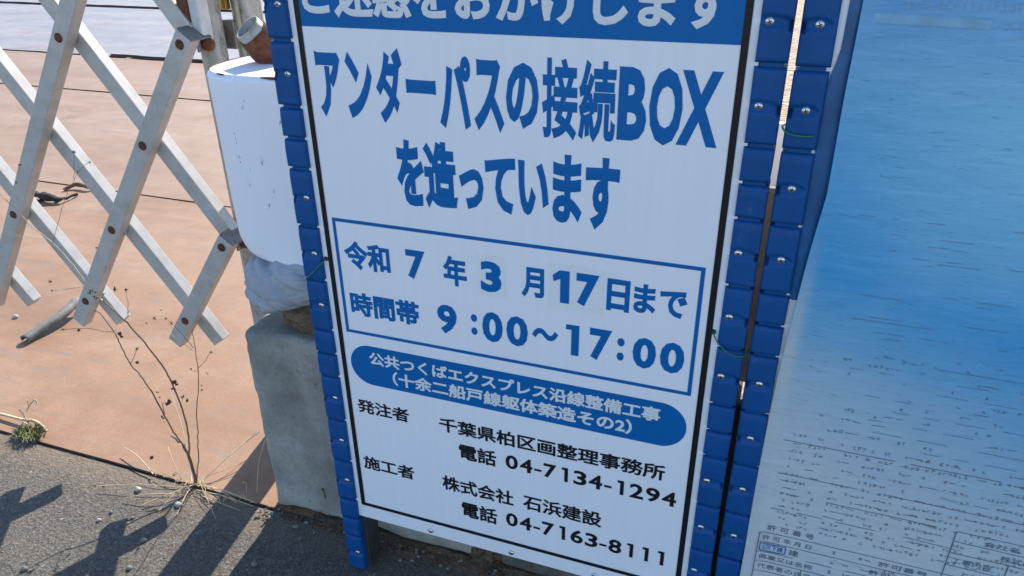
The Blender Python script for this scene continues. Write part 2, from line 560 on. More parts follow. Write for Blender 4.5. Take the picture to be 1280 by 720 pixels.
def put_text(bm, body, u0, u1, vtop, vbot, y, bold=0.02, mi=0):
    """Sets one run of characters so that its ink fills the given box."""
    vv, ff = glyphs(body, bold)
    if not vv:
        return
    x0 = min(v.x for v in vv); x1 = max(v.x for v in vv)
    y0 = min(v.y for v in vv); y1 = max(v.y for v in vv)
    sx = (u1 - u0) / max(x1 - x0, 1e-6); sy = (vtop - vbot) / max(y1 - y0, 1e-6)
    zm = max(max(v.z for v in vv), 1e-6)
    bv = [bm.verts.new((X(u0 + (v.x - x0) * sx), y - 0.00022 * v.z / zm, Z(vbot + (v.y - y0) * sy))) for v in vv]
    for f in ff:
        try:
            nf = bm.faces.new([bv[i] for i in f])
            nf.material_index = mi
        except ValueError:
            pass

def put_one(bm, u0, u1, vt, vb, y, slant=False):
    """The figure 1 with a flag and no foot, as the sign's face has it."""
    w_, h = u1 - u0, vb - vt
    if slant:
        p = ((0, .17), (.42, 0), (1, 0), (1, 1), (.46, 1), (.46, .26), (.06, .36))
    else:
        p = ((0, .01), (1, 0), (1, 1), (.42, 1), (.42, .17), (0, .17))
    f = bm.faces.new([bm.verts.new((X(u0 + a * w_), y - .0002, Z(vt + b_ * h))) for a, b_ in p])
    f.normal_update()
    if f.normal.y > 0:
        f.normal_flip()

def put_phone(bm, body, u0, u1, vt, vb, y, bold):
    """Extended figures on a fixed pitch."""
    adv = [0.60 if c == '-' else 1.0 for c in body]
    k = (u1 - u0) / (sum(adv) - .14 - (.22 if body[-1] == '1' else 0))
    u = u0 - .07 * k
    for c, a in zip(body, adv):
        if c == '-':
            quad(bm, u + .06 * k, vt + (vb - vt) * .55, u + .54 * k, vt + (vb - vt) * .70, y - .0002)
        elif c == '1':
            put_one(bm, u + .30 * k, u + .70 * k, vt, vb, y)
        else:
            put_text(bm, c, u + .07 * k, u + .93 * k, vt, vb, y, bold)
        u += a * k

# ------------------------------------------------------------------ ground
bm = bmesh.new()
bm.faces.new([bm.verts.new(p) for p in ((-90, -60, -0.03), (90, -60, -0.03), (90, 140, -0.03), (-90, 140, -0.03))])
tag(obj("ground", bm, 'ground'), kind='structure')

bm = bmesh.new()   # asphalt, with a ragged broken edge where it meets the plates
xs = [-9 + i * 0.5 for i in range(13)] + [-2.98 + i * 0.02 for i in range(260)] + [2.3 + 0.5 * i for i in range(14)]
row_a, row_b, row_c = [], [], []
for x in xs:
    e = 0.0685 + 0.0025 * noise.noise(Vector((x * 9, 0, 0))) + 0.0025 * noise.noise(Vector((x * 41, 3, 0)))
    row_a.append(bm.verts.new((x, -8, 0)))
    row_b.append(bm.verts.new((x, e, 0)))
    row_c.append(bm.verts.new((x, e + 0.002, -0.03)))
for i in range(len(xs) - 1):
    bm.faces.new((row_a[i], row_a[i + 1], row_b[i + 1], row_b[i]))
    bm.faces.new((row_b[i], row_b[i + 1], row_c[i + 1], row_c[i]))
tag(obj("road", bm, 'asphalt'), kind='structure')

def plate(x0, x1, y0, y1, z1, mat, label, wob=0.004, seed=0):
    bm = bmesh.new()
    n = max(2, int((x1 - x0) / 0.06))
    top_f, top_b, bot_f, bot_b = [], [], [], []
    for i in range(n + 1):
        x = x0 + (x1 - x0) * i / n
        a = wob * noise.noise(Vector((x * 4, seed, 0))); b_ = wob * noise.noise(Vector((x * 4, seed, 5)))
        top_f.append(bm.verts.new((x, y0 + a, z1))); top_b.append(bm.verts.new((x, y1 + b_, z1)))
        bot_f.append(bm.verts.new((x, y0 + a, z1 - 0.022))); bot_b.append(bm.verts.new((x, y1 + b_, z1 - 0.022)))
    for i in range(n):
        bm.faces.new((top_f[i], top_f[i + 1], top_b[i + 1], top_b[i]))
        f = bm.faces.new((bot_f[i], bot_f[i + 1], top_f[i + 1], top_f[i])); f.material_index = 1
        f = bm.faces.new((top_b[i], top_b[i + 1], bot_b[i + 1], bot_b[i])); f.material_index = 1
    for k in (0, n):
        f = bm.faces.new((bot_f[k], top_f[k], top_b[k], bot_b[k])); f.material_index = 1
    o = obj("steel_plate", bm, [mat, 'plate_edge'])
    return tag(o, label, "steel plate", "steel road plates laid behind the gate")
plate(-4.6, 0.52, 0.0715, 1.398, 0.005, 'plate_near', "rust brown steel plate butting the asphalt edge under the dry weed", 0.004, 1)
plate(-6.4, 0.44, 1.408, 2.855, 0.006, 'plate_mid', "sandy brown steel plate with the black rag on its front edge", 0.005, 2)
plate(-9.0, 0.34, 2.868, 3.86, 0.010, 'plate_mid', "pinkish steel plate in front of the raised dark plate edge", 0.006, 3)
plate(-4.55, 0.36, 3.872, 6.6, 0.034, 'plate_far', "pale glaring steel plate behind the white barrier, raised over its neighbours", 0.02, 4)
plate(-12.5, -4.6, 3.90, 6.5, 0.012, 'plate_far', "pale bluish steel plate seen at the upper left behind the gate", 0.02, 5)
plate(-14.0, 0.3, 6.64, 9.2, 0.02, 'plate_far', "farthest pale steel plate at the top edge of the photo", 0.02, 6)
plate(-18.0, 0.3, 9.25, 14.0, 0.02, 'plate_far', "outermost pale steel plate, beyond all the others", 0.02, 7)

# ------------------------------------------------------------------ sign boards
Lp, Sp = 0.1578, 0.0789
def strip_modules(v_first, pattern, v_top, v_end):
    """[(v0, v1, long?)] going down from v_first; the same pattern is continued upwards."""
    out = []
    v = v_first
    i = 0
    while v < v_end - 0.02 and i < 60:
        k = pattern[i % len(pattern)]
        d = Lp if k == 'L' else Sp
        out.append((v, min(v + d, v_end), k == 'L'))
        v += d; i += 1
    v = v_first
    i = -1
    while v > v_top + 0.02 and i > -60:
        k = pattern[i % len(pattern)]
        d = Lp if k == 'L' else Sp
        out.append((max(v - d, v_top), v, k == 'L'))
        v -= d; i -= 1
    return sorted(out)

def guard_mesh(u0, u1, mods, inner, y_front=-0.0075, y_back=0.03, slot_side=0):
    """A row of blue moulded blocks: each with rounded edges, long ones with a scooped screw seat."""
    bm = bmesh.new()
    x0, x1 = X(u0), X(u1)
    screws = []
    for (v0, v1, lng) in mods:
        g = 0.0022
        zt, zb = Z(v0) - g, Z(v1) + g
        wid, hei = x1 - x0, zt - zb
        nx, nzv = 18, max(12, int(hei / 0.0019))
        zm = (zt + zb) / 2
        sx = X(inner)
        grid = []
        tw = (random.random() - 0.5) * 0.0012
        for j in range(nzv + 1):
            rowv = []
            tz = j / nzv
            tz = 0.5 - 0.5 * math.cos(math.pi * tz) if False else tz
            z = zt - hei * tz
            for i in range(nx + 1):
                tx = i / nx
                x = x0 + wid * tx
                dx = min(x - x0, x1 - x); dz = min(zt - z, z - zb)
                rr = 0.0032
                dep = 0.0
                for d_ in (dx, dz):
                    if d_ < rr:
                        dep += rr - math.sqrt(max(rr * rr - (rr - d_) ** 2, 0))
                dep = min(dep, rr)
                # slight chamfer of the lower third and upper lip, as moulded
                dep += 0.0012 * max(0.0, (0.010 - (zt - z)) / 0.010)
                if lng:
                    # scoop running from the screw towards the outer edge
                    ex = (x - sx) / 0.019
                    ez = (z - zm) / 0.0062
                    q = ex * ex * (0.55 if (x - sx) * slot_side > 0 else 1.9) + ez * ez
                    if q < 1:
                        dep += 0.0034 * min(1.0, (1 - q) * 2.0)
                    # step across the block at the screw
                    dep += 0.0009 / (1 + math.exp(-(z - zm - 0.004) / 0.0007))
                    # small square slot on the outer edge
                    ox = x0 if slot_side < 0 else x1
                    if abs(x - ox) < 0.0045 and abs(x - ox) > 0.0008 and -0.009 < z - zm < 0.0005:
                        dep += 0.012
                rowv.append(bm.verts.new((x + tw * (tz - .5), y_front + dep, z)))
            grid.append(rowv)
        for j in range(nzv):
            for i in range(nx):
                f = bm.faces.new((grid[j][i], grid[j + 1][i], grid[j + 1][i + 1], grid[j][i + 1]))
                f.smooth = True
        # skirt round to the back
        loop = grid[0] + [r_[-1] for r_ in grid[1:]] + list(reversed(grid[-1][:-1])) + [r_[0] for r_ in reversed(grid[1:-1])]
        lo2 = [bm.verts.new((v.co.x, y_back, v.co.z)) for v in loop]
        for a in range(len(loop)):
            b_ = (a + 1) % len(loop)
            bm.faces.new((loop[a], loop[b_], lo2[b_], lo2[a]))
        if lng:
            screws.append((sx, y_front + 0.0042, zm))
    # the neck that joins the blocks
    add_box(bm, x0 + 0.005, x1 - 0.004, y_front + 0.0055, y_back - 0.004, Z(mods[-1][1]) + 0.003, Z(mods[0][0]) - 0.003)
    return bm, screws

def screw_mesh(r=0.0045):
    bm = bmesh.new()
    lathe(bm, [(r, 0), (r, 0.0010), (r * .86, 0.0019), (r * .55, 0.0026), (r * .2, 0.0029)], (0, 0, 0), (0, -1, 0), 16)
    a = random.random() * 3
    for k in (0, 1):
        t = a + k * math.pi / 2
        d = Vector((math.cos(t), 0, math.sin(t))) * r * .52
        n = Vector((-math.sin(t), 0, math.cos(t))) * r * .11
        f = bm.faces.new([bm.verts.new(p) for p in (d + n + Vector((0, -0.0031 - k * .0001, 0)), -d + n + Vector((0, -0.0031 - k * .0001, 0)), -d - n + Vector((0, -0.0031 - k * .0001, 0)), d - n + Vector((0, -0.0031 - k * .0001, 0)))])
        f.material_index = 1
    return bm

SCREW_ME = []
for _k in range(4):
    _b = screw_mesh(); _m = bpy.data.meshes.new("screw"); _b.to_mesh(_m); _b.free()
    _m.materials.append(MAT['screw']); _m.materials.append(MAT['dark'])
    SCREW_ME.append(_m)

def put_screw(p, parent, name="screw", sc=1.0):
    o = bpy.data.objects.new(name, random.choice(SCREW_ME))
    COL.objects.link(o)
    o.parent = parent
    o.matrix_parent_inverse = parent_inv(parent)
    o.location = p
    o.scale = (sc, sc, sc)
    return o

def sign_board(loc_u, label, u_plate, left_guard, right_guard, pl_top, pl_bot, mods_l, mods_r, inner_l, inner_r):
    t = thing("sign_board", label, "sign", (X(loc_u), 0.02, 0), "notice boards on blue guarded stands")
    bm = bmesh.new()
    add_box(bm, X(u_plate[0]), X(u_plate[1]), 0, 0.003, Z(pl_bot), Z(pl_top), 0.0008, 1)
    pan = obj("panel", bm, 'panel', t)
    for (g, mods, inner, sd) in ((left_guard, mods_l, inner_l, -1), (right_guard, mods_r, inner_r, 1)):
        bm, scr = guard_mesh(g[0], g[1], mods, inner, slot_side=sd)
        go = obj("side_guard", bm, 'guard', t)
        for p in scr:
            put_screw((p[0] + (random.random() - .5) * .0015, p[1], p[2] + (random.random() - .5) * .001), go)
        bm = bmesh.new()
        c = (g[0] + g[1]) / 2
        w0 = X(g[1]) - X(g[0])
        if sd < 0:
            add_box(bm, X(g[0]) + 0.006, X(g[1]) + 0.004, 0.008, 0.028, 0.0, Z(pl_top), 0.0015, 1)
            add_box(bm, X(g[0]) + 0.010, X(g[1]) + 0.001, 0.030, 0.052, 0.0, Z(pl_top) - .2, 0.0015, 1)
        else:
            add_box(bm, X(g[0]) - 0.004, X(g[1]) - 0.006, 0.008, 0.028, 0.0, Z(pl_top), 0.0015, 1)
            add_box(bm, X(g[0]) - 0.001, X(g[1]) - 0.010, 0.030, 0.052, 0.0, Z(pl_top) - .2, 0.0015, 1)
        obj("frame_leg", bm, 'tube', t)
    for v in (pl_top + 0.03, (pl_top + pl_bot) / 2 - .1, pl_bot - 0.035):
        bm = bmesh.new()
        add_box(bm, X(left_guard[1]) + 0.004, X(right_guard[0]) - 0.004, 0.009, 0.027, Z(v) - 0.010, Z(v) + 0.010, 0.001, 1)
        obj("frame_rail", bm, 'tube', t)
    return t, pan

PT, PB = -1.17, 1.522
mods = strip_modules(0.0324, "LsslL" and ['L', 's', 's', 'L', 'L'], PT, VG - 0.004)
sb, pan = sign_board(0.5, "white construction notice with blue Japanese lettering, tied with green wire beside the white barrier",
                     (-0.030, 1.030), (-0.085, -0.0225), (1.0225, 1.083), PT, PB, mods, mods, -0.0445, 1.040)

Y0 = -0.0004   # printed layers, each a hair in front of the one below
# header band and printed border
bm = bmesh.new()
quad(bm, 0.0, -0.95, 1.0, 0.0, Y0)
obj("header_band", bm, 'print_blue', sb)
bm = bmesh.new()
hb = 0.0072
for (a, b_, c, d) in ((-hb, PT + .045, hb, 1.4625 - .006), (1 - hb, PT + .045, 1 + hb, 1.4625 - .006)):
    quad(bm, a, b_, c, d, Y0 * 2)
quad(bm, -hb, 1.4625 - .006, 1 + hb, 1.4625 + .006, Y0 * 2)
bo = obj("border_line", bm, 'print_black', sb)
bo.location.z = 0
# header words
bm = bmesh.new()
put_text(bm, "ご迷惑をおかけします", 0.017, 0.966, -0.125, -0.0215, Y0 * 2, 0.036)
put_text(bm, "お願い", 0.2, 0.8, -0.85, -0.55, Y0 * 2, 0.03)
put_text(bm, "工事中", 0.22, 0.78, -0.43, -0.2, Y0 * 2, 0.03)
obj("header_lettering", bm, 'print_white', sb)
# main words
bm = bmesh.new()
# (glyph, u0, u1, vtop, vbot)
L2 = [('ア', .0305, .0977, .0545, .209), ('ン', .1085, .1794, .052, .207), ('ダ', .1885, .2597, .0385, .2115), ('ー', .2669, .3418, .105, .1375),
      ('パ', .3485, .4281, .048, .2115), ('ス', .4339, .5061, .052, .2125), ('の', .5107, .5865, .055, .198), ('接', .5938, .6731, .0415, .2149),
      ('続', .6758, .7566, .0415, .2149), ('B', .7606, .8216, .0515, .204), ('O', .8259, .8941, .0495, .208), ('X', .886, .9694, .0515, .204)]
for g, u0, u1, vt, vb in L2:
    put_text(bm, g, u0, u1, vt, vb, Y0, 0.030 if g in '接続' else 0.044)
L3 = [('を', .2239, .2974, .2472, .414), ('造', .2974, .3843, .2455, .414), ('っ', .3889, .4511, .303, .4045), ('て', .4553, .5306, .268, .4055),
      ('い', .5373, .6113, .2695, .4015), ('ま', .6204, .6899, .2475, .410), ('す', .6966, .7733, .2464, .4168)]
for g, u0, u1, vt, vb in L3:
    put_text(bm, g, u0, u1, vt, vb, Y0, 0.044)
obj("title_lettering", bm, 'print_blue', sb)
# boxed dates
bm = bmesh.new()
bx = (0.0204, 0.9766, 0.4742, 0.8185)
lw = 0.0095
quad(bm, bx[0], bx[2], bx[1], bx[2] + lw, Y0)
quad(bm, bx[0], bx[3] - lw, bx[1], bx[3], Y0)
quad(bm, bx[0], bx[2] + lw, bx[0] + lw, bx[3] - lw, Y0)
quad(bm, bx[1] - lw, bx[2] + lw, bx[1], bx[3] - lw, Y0)
obj("date_frame", bm, 'print_blue', sb)
bm = bmesh.new()
for s_, u0, u1, vt, vb in (("令和", .0445, .1810, .5335, .617), ("7", .2284, .2836, .535, .6175), ("年", .3327, .3981, .5355, .6193), ("月", .5440, .6021, .5355, .618),
                           ("日", .7576, .8124, .5340, .6185), ("まで", .8218, .9455, .5365, .6125)):
    bm = bmesh.new()
    put_text(bm, s_, u0, u1, vt, vb, Y0, 0.038)
    obj("date_lettering", bm, 'print_blue', sb)
bm = bmesh.new()
quad(bm, .4285, .5195, .5005, .6335, Y0)
st = obj("number_sticker", bm, 'sticker', sb)
bm = bmesh.new()
put_text(bm, "3", .4361, .4918, .535, .6205, Y0 * 2, 0.05)
obj("sticker_lettering", bm, 'sticker_blue', st)
bm = bmesh.new()
quad(bm, .6135, .5165, .7495, .6345, Y0)
st = obj("number_sticker", bm, 'sticker', sb)
bm = bmesh.new()
put_one(bm, .6238, .6660, .5315, .6185, Y0 * 2, True)
put_text(bm, "7", .6830, .7386, .5315, .6185, Y0 * 2, 0.05)
obj("sticker_lettering", bm, 'sticker_blue', st)
bm = bmesh.new()
for s_, u0, u1, vt, vb in (("時間帯", .0457, .2549, .686, .7590), ("9", .308, .3643, .6785, .7665), (":", .4044, .4216, .6925, .7545), ("0", .4356, .4923, .6775, .7670),
                           ("0", .502, .5604, .6775, .7660), ("〜", .5711, .6406, .700, .7335), ("1", .6600, .6939, .6755, .7628), ("7", .7208, .7757, .6745, .7640),
                           (":", .7897, .8077, .6894, .7537), ("0", .8282, .8849, .6780, .7640), ("0", .8944, .9521, .6780, .7640)):
    bm = bmesh.new()
    if s_ == "1":
        put_one(bm, u0, u1, vt, vb, Y0)
    else:
        put_text(bm, s_, u0, u1, vt, vb, Y0, 0.04)
    obj("hours_lettering", bm, 'print_blue', sb)
# rounded project plate
bm = bmesh.new()
pu0, pu1, pv0, pv1 = 0.0225, 0.9755, 0.8535, 0.9955 - .010
rv = (pv1 - pv0) / 2
pts = []
for k in range(25):
    a = math.pi / 2 + math.pi * k / 24
    pts.append((pu0 + rv + math.cos(a) * rv, (pv0 + pv1) / 2 - math.sin(a) * rv))
for k in range(25):
    a = -math.pi / 2 + math.pi * k / 24
    pts.append((pu1 - rv + math.cos(a) * rv, (pv0 + pv1) / 2 - math.sin(a) * rv))
bm.faces.new([bm.verts.new((X(a), Y0, Z(b_))) for a, b_ in pts])
pj = obj("project_plate", bm, 'print_blue', sb)
bm = bmesh.new()
put_text(bm, "公共つくばエクスプレス沿線整備工事", .0842, .9091, .8705, .9145, Y0 * 2, 0.032)
put_text(bm, "（十余二船戸線躯体築造その2）", .1544, .8407, .9235, .9705, Y0 * 2, 0.032)
obj("project_lettering", bm, 'print_white', pj)
# client and contractor
bm = bmesh.new()
for s_, u0, u1, vt, vb in (("発注者", .0247, .1951, 1.0450, 1.0950), ("施工者", .0205, .1952, 1.2590, 1.3115), ("千葉県柏区画整理事務所", .2916, .9347, 1.0465, 1.0985),
                           ("電話", .3495, .4640, 1.1265, 1.1830), ("04-7134-1294", .4925, .9709, 1.1280, 1.1770), ("株式会社", .2884, .5150, 1.2600, 1.3160),
                           ("石浜建設", .5440, .7769, 1.2580, 1.3140), ("電話", .3485, .4620, 1.3440, 1.4050), ("04-7163-8111", .4905, .9563, 1.3440, 1.3950)):
    bm = bmesh.new()
    if s_[0] == '0':
        put_phone(bm, s_, u0, u1, vt, vb, Y0, 0.026)
    else:
        put_text(bm, s_, u0, u1, vt, vb, Y0, 0.026)
    obj("contact_lettering", bm, 'print_black', sb)
for u in (0.2364, 0.5055, 0.7641):
    put_screw((X(u), -0.0002, Z(1.5025)), sb, "panel_screw", 1.0)

def wire(pts, parent, r=0.0009):
    bm = bmesh.new()
    tube(bm, smooth_pts(pts, 6), r, 6)
    return obj("wire_tie", bm, 'wire', parent, True)
def hole(u, v, parent):
    bm = bmesh.new()
    bm.faces.new([bm.verts.new((X(u) + 0.0034 * math.cos(-2 * math.pi * k / 16), -0.0012, Z(v) + 0.0034 * math.sin(-2 * math.pi * k / 16))) for k in range(16)])
    return obj("wire_hole", bm, 'dark', parent)
hole(-0.0136, 0.5976, sb); hole(1.0091, 0.6306, sb)
wire([(X(-.0136), 0.001, Z(.5976)), (X(-.02), -0.009, Z(.606)), (X(-.05), -0.011, Z(.638)), (X(-.077), -0.010, Z(.660)), (X(-.09), 0.004, Z(.672))], sb)
wire([(X(1.0091), 0.001, Z(.6306)), (X(1.016), -0.009, Z(.637)), (X(1.036), -0.011, Z(.660)), (X(1.062), -0.011, Z(.673)), (X(1.083), -0.009, Z(.672)), (X(1.092), 0.006, Z(.668))], sb)

# second board
m2 = []
v = 0.0359
for k in "LLLssLLLL":
    d = Lp if k == 'L' else Sp
    m2.append((v, v + d, k == 'L')); v += d
m2 += [(v, v + Sp, False), (v + Sp, v + 2 * Sp, False)]
v += 2 * Sp
m2.append((v, VG - 0.004, True))
v = 0.0359
for k in "LLssLLLs":
    d = Lp if k == 'L' else Sp
    m2.append((v - d, v, k == 'L')); v -= d
m2.sort()
P2 = (1.150, 2.212)
sb2, pan2 = sign_board(1.68, "second notice board under a rippled sheet with painted blue sky reflection and a printed permit table",
                       P2, (1.095, 1.158), (2.205, 2.268), PT, PB, m2, m2, 1.127, 2.222)
wire([(X(1.094), 0.012, Z(.150)), (X(1.090), -0.005, Z(.148)), (X(1.100), -0.0115, Z(.156)), (X(1.125), -0.0125, Z(.160)), (X(1.150), -0.012, Z(.158))], sb2, 0.0011)

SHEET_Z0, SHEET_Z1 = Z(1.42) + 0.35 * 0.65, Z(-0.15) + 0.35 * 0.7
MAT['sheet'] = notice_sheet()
SU0, SU1, SV0, SV1 = 1.176, 2.19, -0.9, 1.47
def sheet_y(u, v):
    d = u - SU0
    y = -0.0025 - 0.0065 * math.exp(-(d / 0.02) ** 2) * (0.6 + 0.4 * math.sin(v * 5))
    y -= 0.0012 * (1 + noise.noise(Vector((u * 3, v * 7, 1.3)))) + 0.0006 * noise.noise(Vector((u * 9, v * 40, 4)))
    return y
def edge_u(v):
    t_ = max(0.0, min(1.0, (v - 0.28) / 0.75))
    return 1.191 - 0.034 * t_ * (2 - t_) + .0012 * noise.noise(Vector((v * 6, 0, 9)))
bm = bmesh.new()
NU, NV = 90, 260
gr = []
for j in range(NV + 1):
    v = SV0 + (SV1 - SV0) * j / NV
    off = 0.52 * (SU0 - edge_u(v))
    r_ = []
    for i in range(NU + 1):
        t_ = i / NU
        u = SU0 + (SU1 - SU0) * (t_ ** 1.35)
        r_.append(bm.verts.new((X(u) - off * (1 - t_), sheet_y(u, v), Z(v))))
    gr.append(r_)
for j in range(NV):
    for i in range(NU):
        f = bm.faces.new((gr[j][i], gr[j + 1][i], gr[j + 1][i + 1], gr[j][i + 1])); f.smooth = True
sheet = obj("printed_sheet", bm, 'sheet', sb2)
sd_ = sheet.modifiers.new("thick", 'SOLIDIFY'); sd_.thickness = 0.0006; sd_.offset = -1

# print on the sheet
def on_sheet(u, v):
    return sheet_y(u, v) - 0.0007
def stroke(bm, u0, v0, u1, v1, wv):
    n = Vector((-(v1 - v0), (u1 - u0))); n = n.normalized() * wv / 2 if n.length > 0 else n
    q = [(u0 - n.x, v0 - n.y), (u0 + n.x, v0 + n.y), (u1 + n.x, v1 + n.y), (u1 - n.x, v1 - n.y)]
    bm.faces.new([bm.verts.new((X(a), on_sheet(a, b_), Z(b_))) for a, b_ in q])
def rule(bm, u0, u1, v, wv=0.0022, broken=0.0):
    wv *= .75
    u = u0
    while u < u1:
        d = 0.03
        if random.random() >= broken:
            stroke(bm, u, v + .0012 * noise.noise(Vector((u * 9, v * 30, 0))), min(u + d, u1), v + .0012 * noise.noise(Vector(((u + d) * 9, v * 30, 0))), wv)
        u += d
def sheet_text(bm, body, u0, u1, vt, vb, bold=0.0):
    vv, ff = glyphs(body, bold)
    if not vv:
        return
    x0 = min(q.x for q in vv); x1 = max(q.x for q in vv); y0 = min(q.y for q in vv); y1 = max(q.y for q in vv)
    sx = (u1 - u0) / (x1 - x0); sy = (vt - vb) / (y1 - y0)
    bv = []
    for q in vv:
        u = u0 + (q.x - x0) * sx; v = vb + (q.y - y0) * sy
        bv.append(bm.verts.new((X(u), on_sheet(u, v) - q.z * .01, Z(v))))
    for f in ff:
        try:
            bm.faces.new([bv[i] for i in f])
        except ValueError:
            pass
MAT['ink'] = simple("sheet_ink", (0.10, 0.13, 0.18), 0.5, 0, 0.3, 60, 0)
MAT['ink_mid'] = simple("sheet_ink_mid", (0.19, 0.225, 0.27), 0.5, 0, 0.3, 60, 0)
MAT['ink_faint'] = simple("sheet_ink_faint", (0.13, 0.24, 0.36), 0.5, 0, 0.3, 60, 0)
MAT['ink_blue'] = simple("sheet_ink_blue", (0.01, 0.10, 0.38), 0.5, 0, 0.2, 60, 0)
MAT['ink_pale'] = simple("sheet_ink_pale", (0.20, 0.39, 0.57), 0.5, 0, 0.15, 60, 0)

def washed_row(bm, u0, u1, v, h, gap, dens):
    """One line of small print washed out by damp: broken dashes and hooks."""
    u = u0
    while u < u1:
        if random.random() < dens:
            ww = random.uniform(0.006, 0.011)
            hh = h * random.uniform(.75, 1.1)
            if random.random() < .22:
                stroke(bm, u, v + random.uniform(-.2, .2) * h, u + ww * random.uniform(1, 3), v + random.uniform(-.2, .2) * h, .0016)
            else:
                for q in range(random.randint(1, 3)):
                    y_ = v + random.uniform(-.5, .5) * hh
                    a = random.uniform(0, .4) * ww
                    stroke(bm, u + a, y_, u + random.uniform(.6, 1) * ww, y_ + random.uniform(-.0008, .0008), .0013)
                for q in range(random.randint(1, 2)):
                    x_ = u + random.uniform(.1, .9) * ww
                    stroke(bm, x_, v - random.uniform(.2, .5) * hh, x_ + random.uniform(-.001, .001), v + random.uniform(.2, .5) * hh, .0013)
            u += ww * 1.25
            if random.random() < .16:
                u += gap * random.uniform(.5, 2.5)
        else:
            u += gap * random.uniform(.4, 1.4)
random.seed(21)
bm = bmesh.new()
v = 0.62
while v < 0.86:                                     # faint ghost lines up in the blue
    for k in range(3):
        a = random.uniform(1.22, 1.6)
        washed_row(bm, a, a + random.uniform(.06, .22), v + random.uniform(-.01, .01), .009, .03, .45)
    rule(bm, random.uniform(1.2, 1.5), random.uniform(1.6, 1.95), v + .012, .0015, .55)
    v += 0.031
for v in (0.30, 0.36, 0.405, 0.47, 0.53, 0.57):
    for k in range(3):
        a = random.uniform(1.2, 1.55)
        rule(bm, a, a + random.uniform(.04, .2), v + random.uniform(-.015, .015), .0014, .5)
obj("faded_print", bm, 'ink_faint', sb2)
bm = bmesh.new()
for v in (0.865, 0.89, 0.913, 0.937, 0.96, 0.982, 1.004, 1.026, 1.046, 1.066, 1.086, 1.106, 1.124, 1.142):
    washed_row(bm, 1.205 + random.random() * .02, 1.29, v, .009, .012, .85)
    washed_row(bm, 1.32, 1.46 + random.random() * .1, v + .004, .009, .016, .8)
    washed_row(bm, 1.5, 1.66, v + .002, .009, .02, .8)
    washed_row(bm, 1.66, 2.15, v, .009, .02, .85)
obj("washed_print", bm, 'ink_mid', sb2)
bm = bmesh.new()
for v in (0.885, 0.985, 1.045, 1.098):
    rule(bm, 1.20, 2.17, v, .0018, .3)
# the table at the foot
for v in (1.180, 1.212, 1.246, 1.279, 1.312, 1.345, 1.378, 1.412, 1.444):
    rule(bm, 1.186, 1.60 if v < 1.24 else 2.17, v, .0019, .06)
for v in (1.045, 1.075, 1.11, 1.15, 1.18, 1.212):
    rule(bm, 1.60, 2.17, v, .0019, .05)
for u, a, b_ in ((1.186, 1.180, 1.444), (1.600, 1.045, 1.444), (1.300, 1.279, 1.444), (1.72, 1.11, 1.18), (1.9, 1.045, 1.444)):
    stroke(bm, u, a, u, b_, .0022)
tx = (("許 可 番 号", 1.202, 1.330, 1.150, 1.174), ("許 可 年 月 日", 1.194, 1.330, 1.186, 1.207), ("建", 1.262, 1.290, 1.216, 1.242), ("商業又は名称", 1.194, 1.345, 1.252, 1.273),
      ("代表者の氏名", 1.194, 1.345, 1.285, 1.306), ("専任の主任技術者", 1.306, 1.43, 1.319, 1.339), ("監督員名", 1.194, 1.290, 1.353, 1.371),
      ("健康保険等の加入状況", 1.194, 1.294, 1.386, 1.404), ("許可番号", 1.465, 1.590, 1.186, 1.207), ("許可年月日", 1.450, 1.590, 1.219, 1.240),
      ("工事内容", 1.61, 1.705, 1.120, 1.143), ("とび・土工工事", 1.64, 1.80, 1.160, 1.177), ("千葉県", 1.61, 1.70, 1.219, 1.240), ("会社名", 1.66, 1.74, 1.052, 1.071),
      ("株式会社", 1.70, 1.80, 1.083, 1.105), ("元請", 1.40, 1.44, 1.352, 1.372), ("工期", 1.47, 1.51, 1.352, 1.372), ("現場代理人名", 1.62, 1.76, 1.30, 1.322))
for s_, a, b_, c, d in tx:
    sheet_text(bm, s_, a, a + (b_ - a) * .86, c + (d - c) * .12, d - (d - c) * .12, 0.0)
for v in (1.197, 1.229, 1.262, 1.295, 1.328, 1.362, 1.395):
    washed_row(bm, 1.36, 1.44, v, .012, .02, .8)
    washed_row(bm, 1.48, 1.59, v + .02, .010, .03, .5)
    washed_row(bm, 1.78, 2.15, v, .012, .03, .7)
obj("table_print", bm, 'ink', sb2)
bm = bmesh.new()
for (a, b_, c, d, s_) in ((1.192, 1.254, 1.2165, 1.2405, "2次下請"), (1.525, 1.595, 1.252, 1.275, "2次下請")):
    bm = bmesh.new()
    sheet_text(bm, s_, a + .006, b_ - .006, c + .004, d - .004, 0.006)
    for p in ((a, c, b_, c), (a, d, b_, d), (a, c, a, d), (b_, c, b_, d)):
        stroke(bm, *p, .0024)
    obj("blue_stamp", bm, 'ink_blue', sb2)
bm = bmesh.new()   # pale ghosted heading bar
def bar(u0, u1, va, vb, tilt):
    n = 24
    for i in range(n):
        a = u0 + (u1 - u0) * i / n; b_ = u0 + (u1 - u0) * (i + 1) / n
        q = ((a, vb + tilt * (a - u0)), (b_, vb + tilt * (b_ - u0)), (b_, va + tilt * (b_ - u0)), (a, va + tilt * (a - u0)))
        bm.faces.new([bm.verts.new((X(p), on_sheet(p, r2), Z(r2))) for p, r2 in q])
bar(1.212, 1.40, -.066, -.050, .03)
washed_row(bm, 1.24, 1.44, -.080, .016, .006, .9)
washed_row(bm, 1.41, 1.60, -.052, .020, .006, .9)
rule(bm, 1.40, 1.75, -.030, .003, .2)
obj("faded_heading", bm, 'ink_pale', sb2)
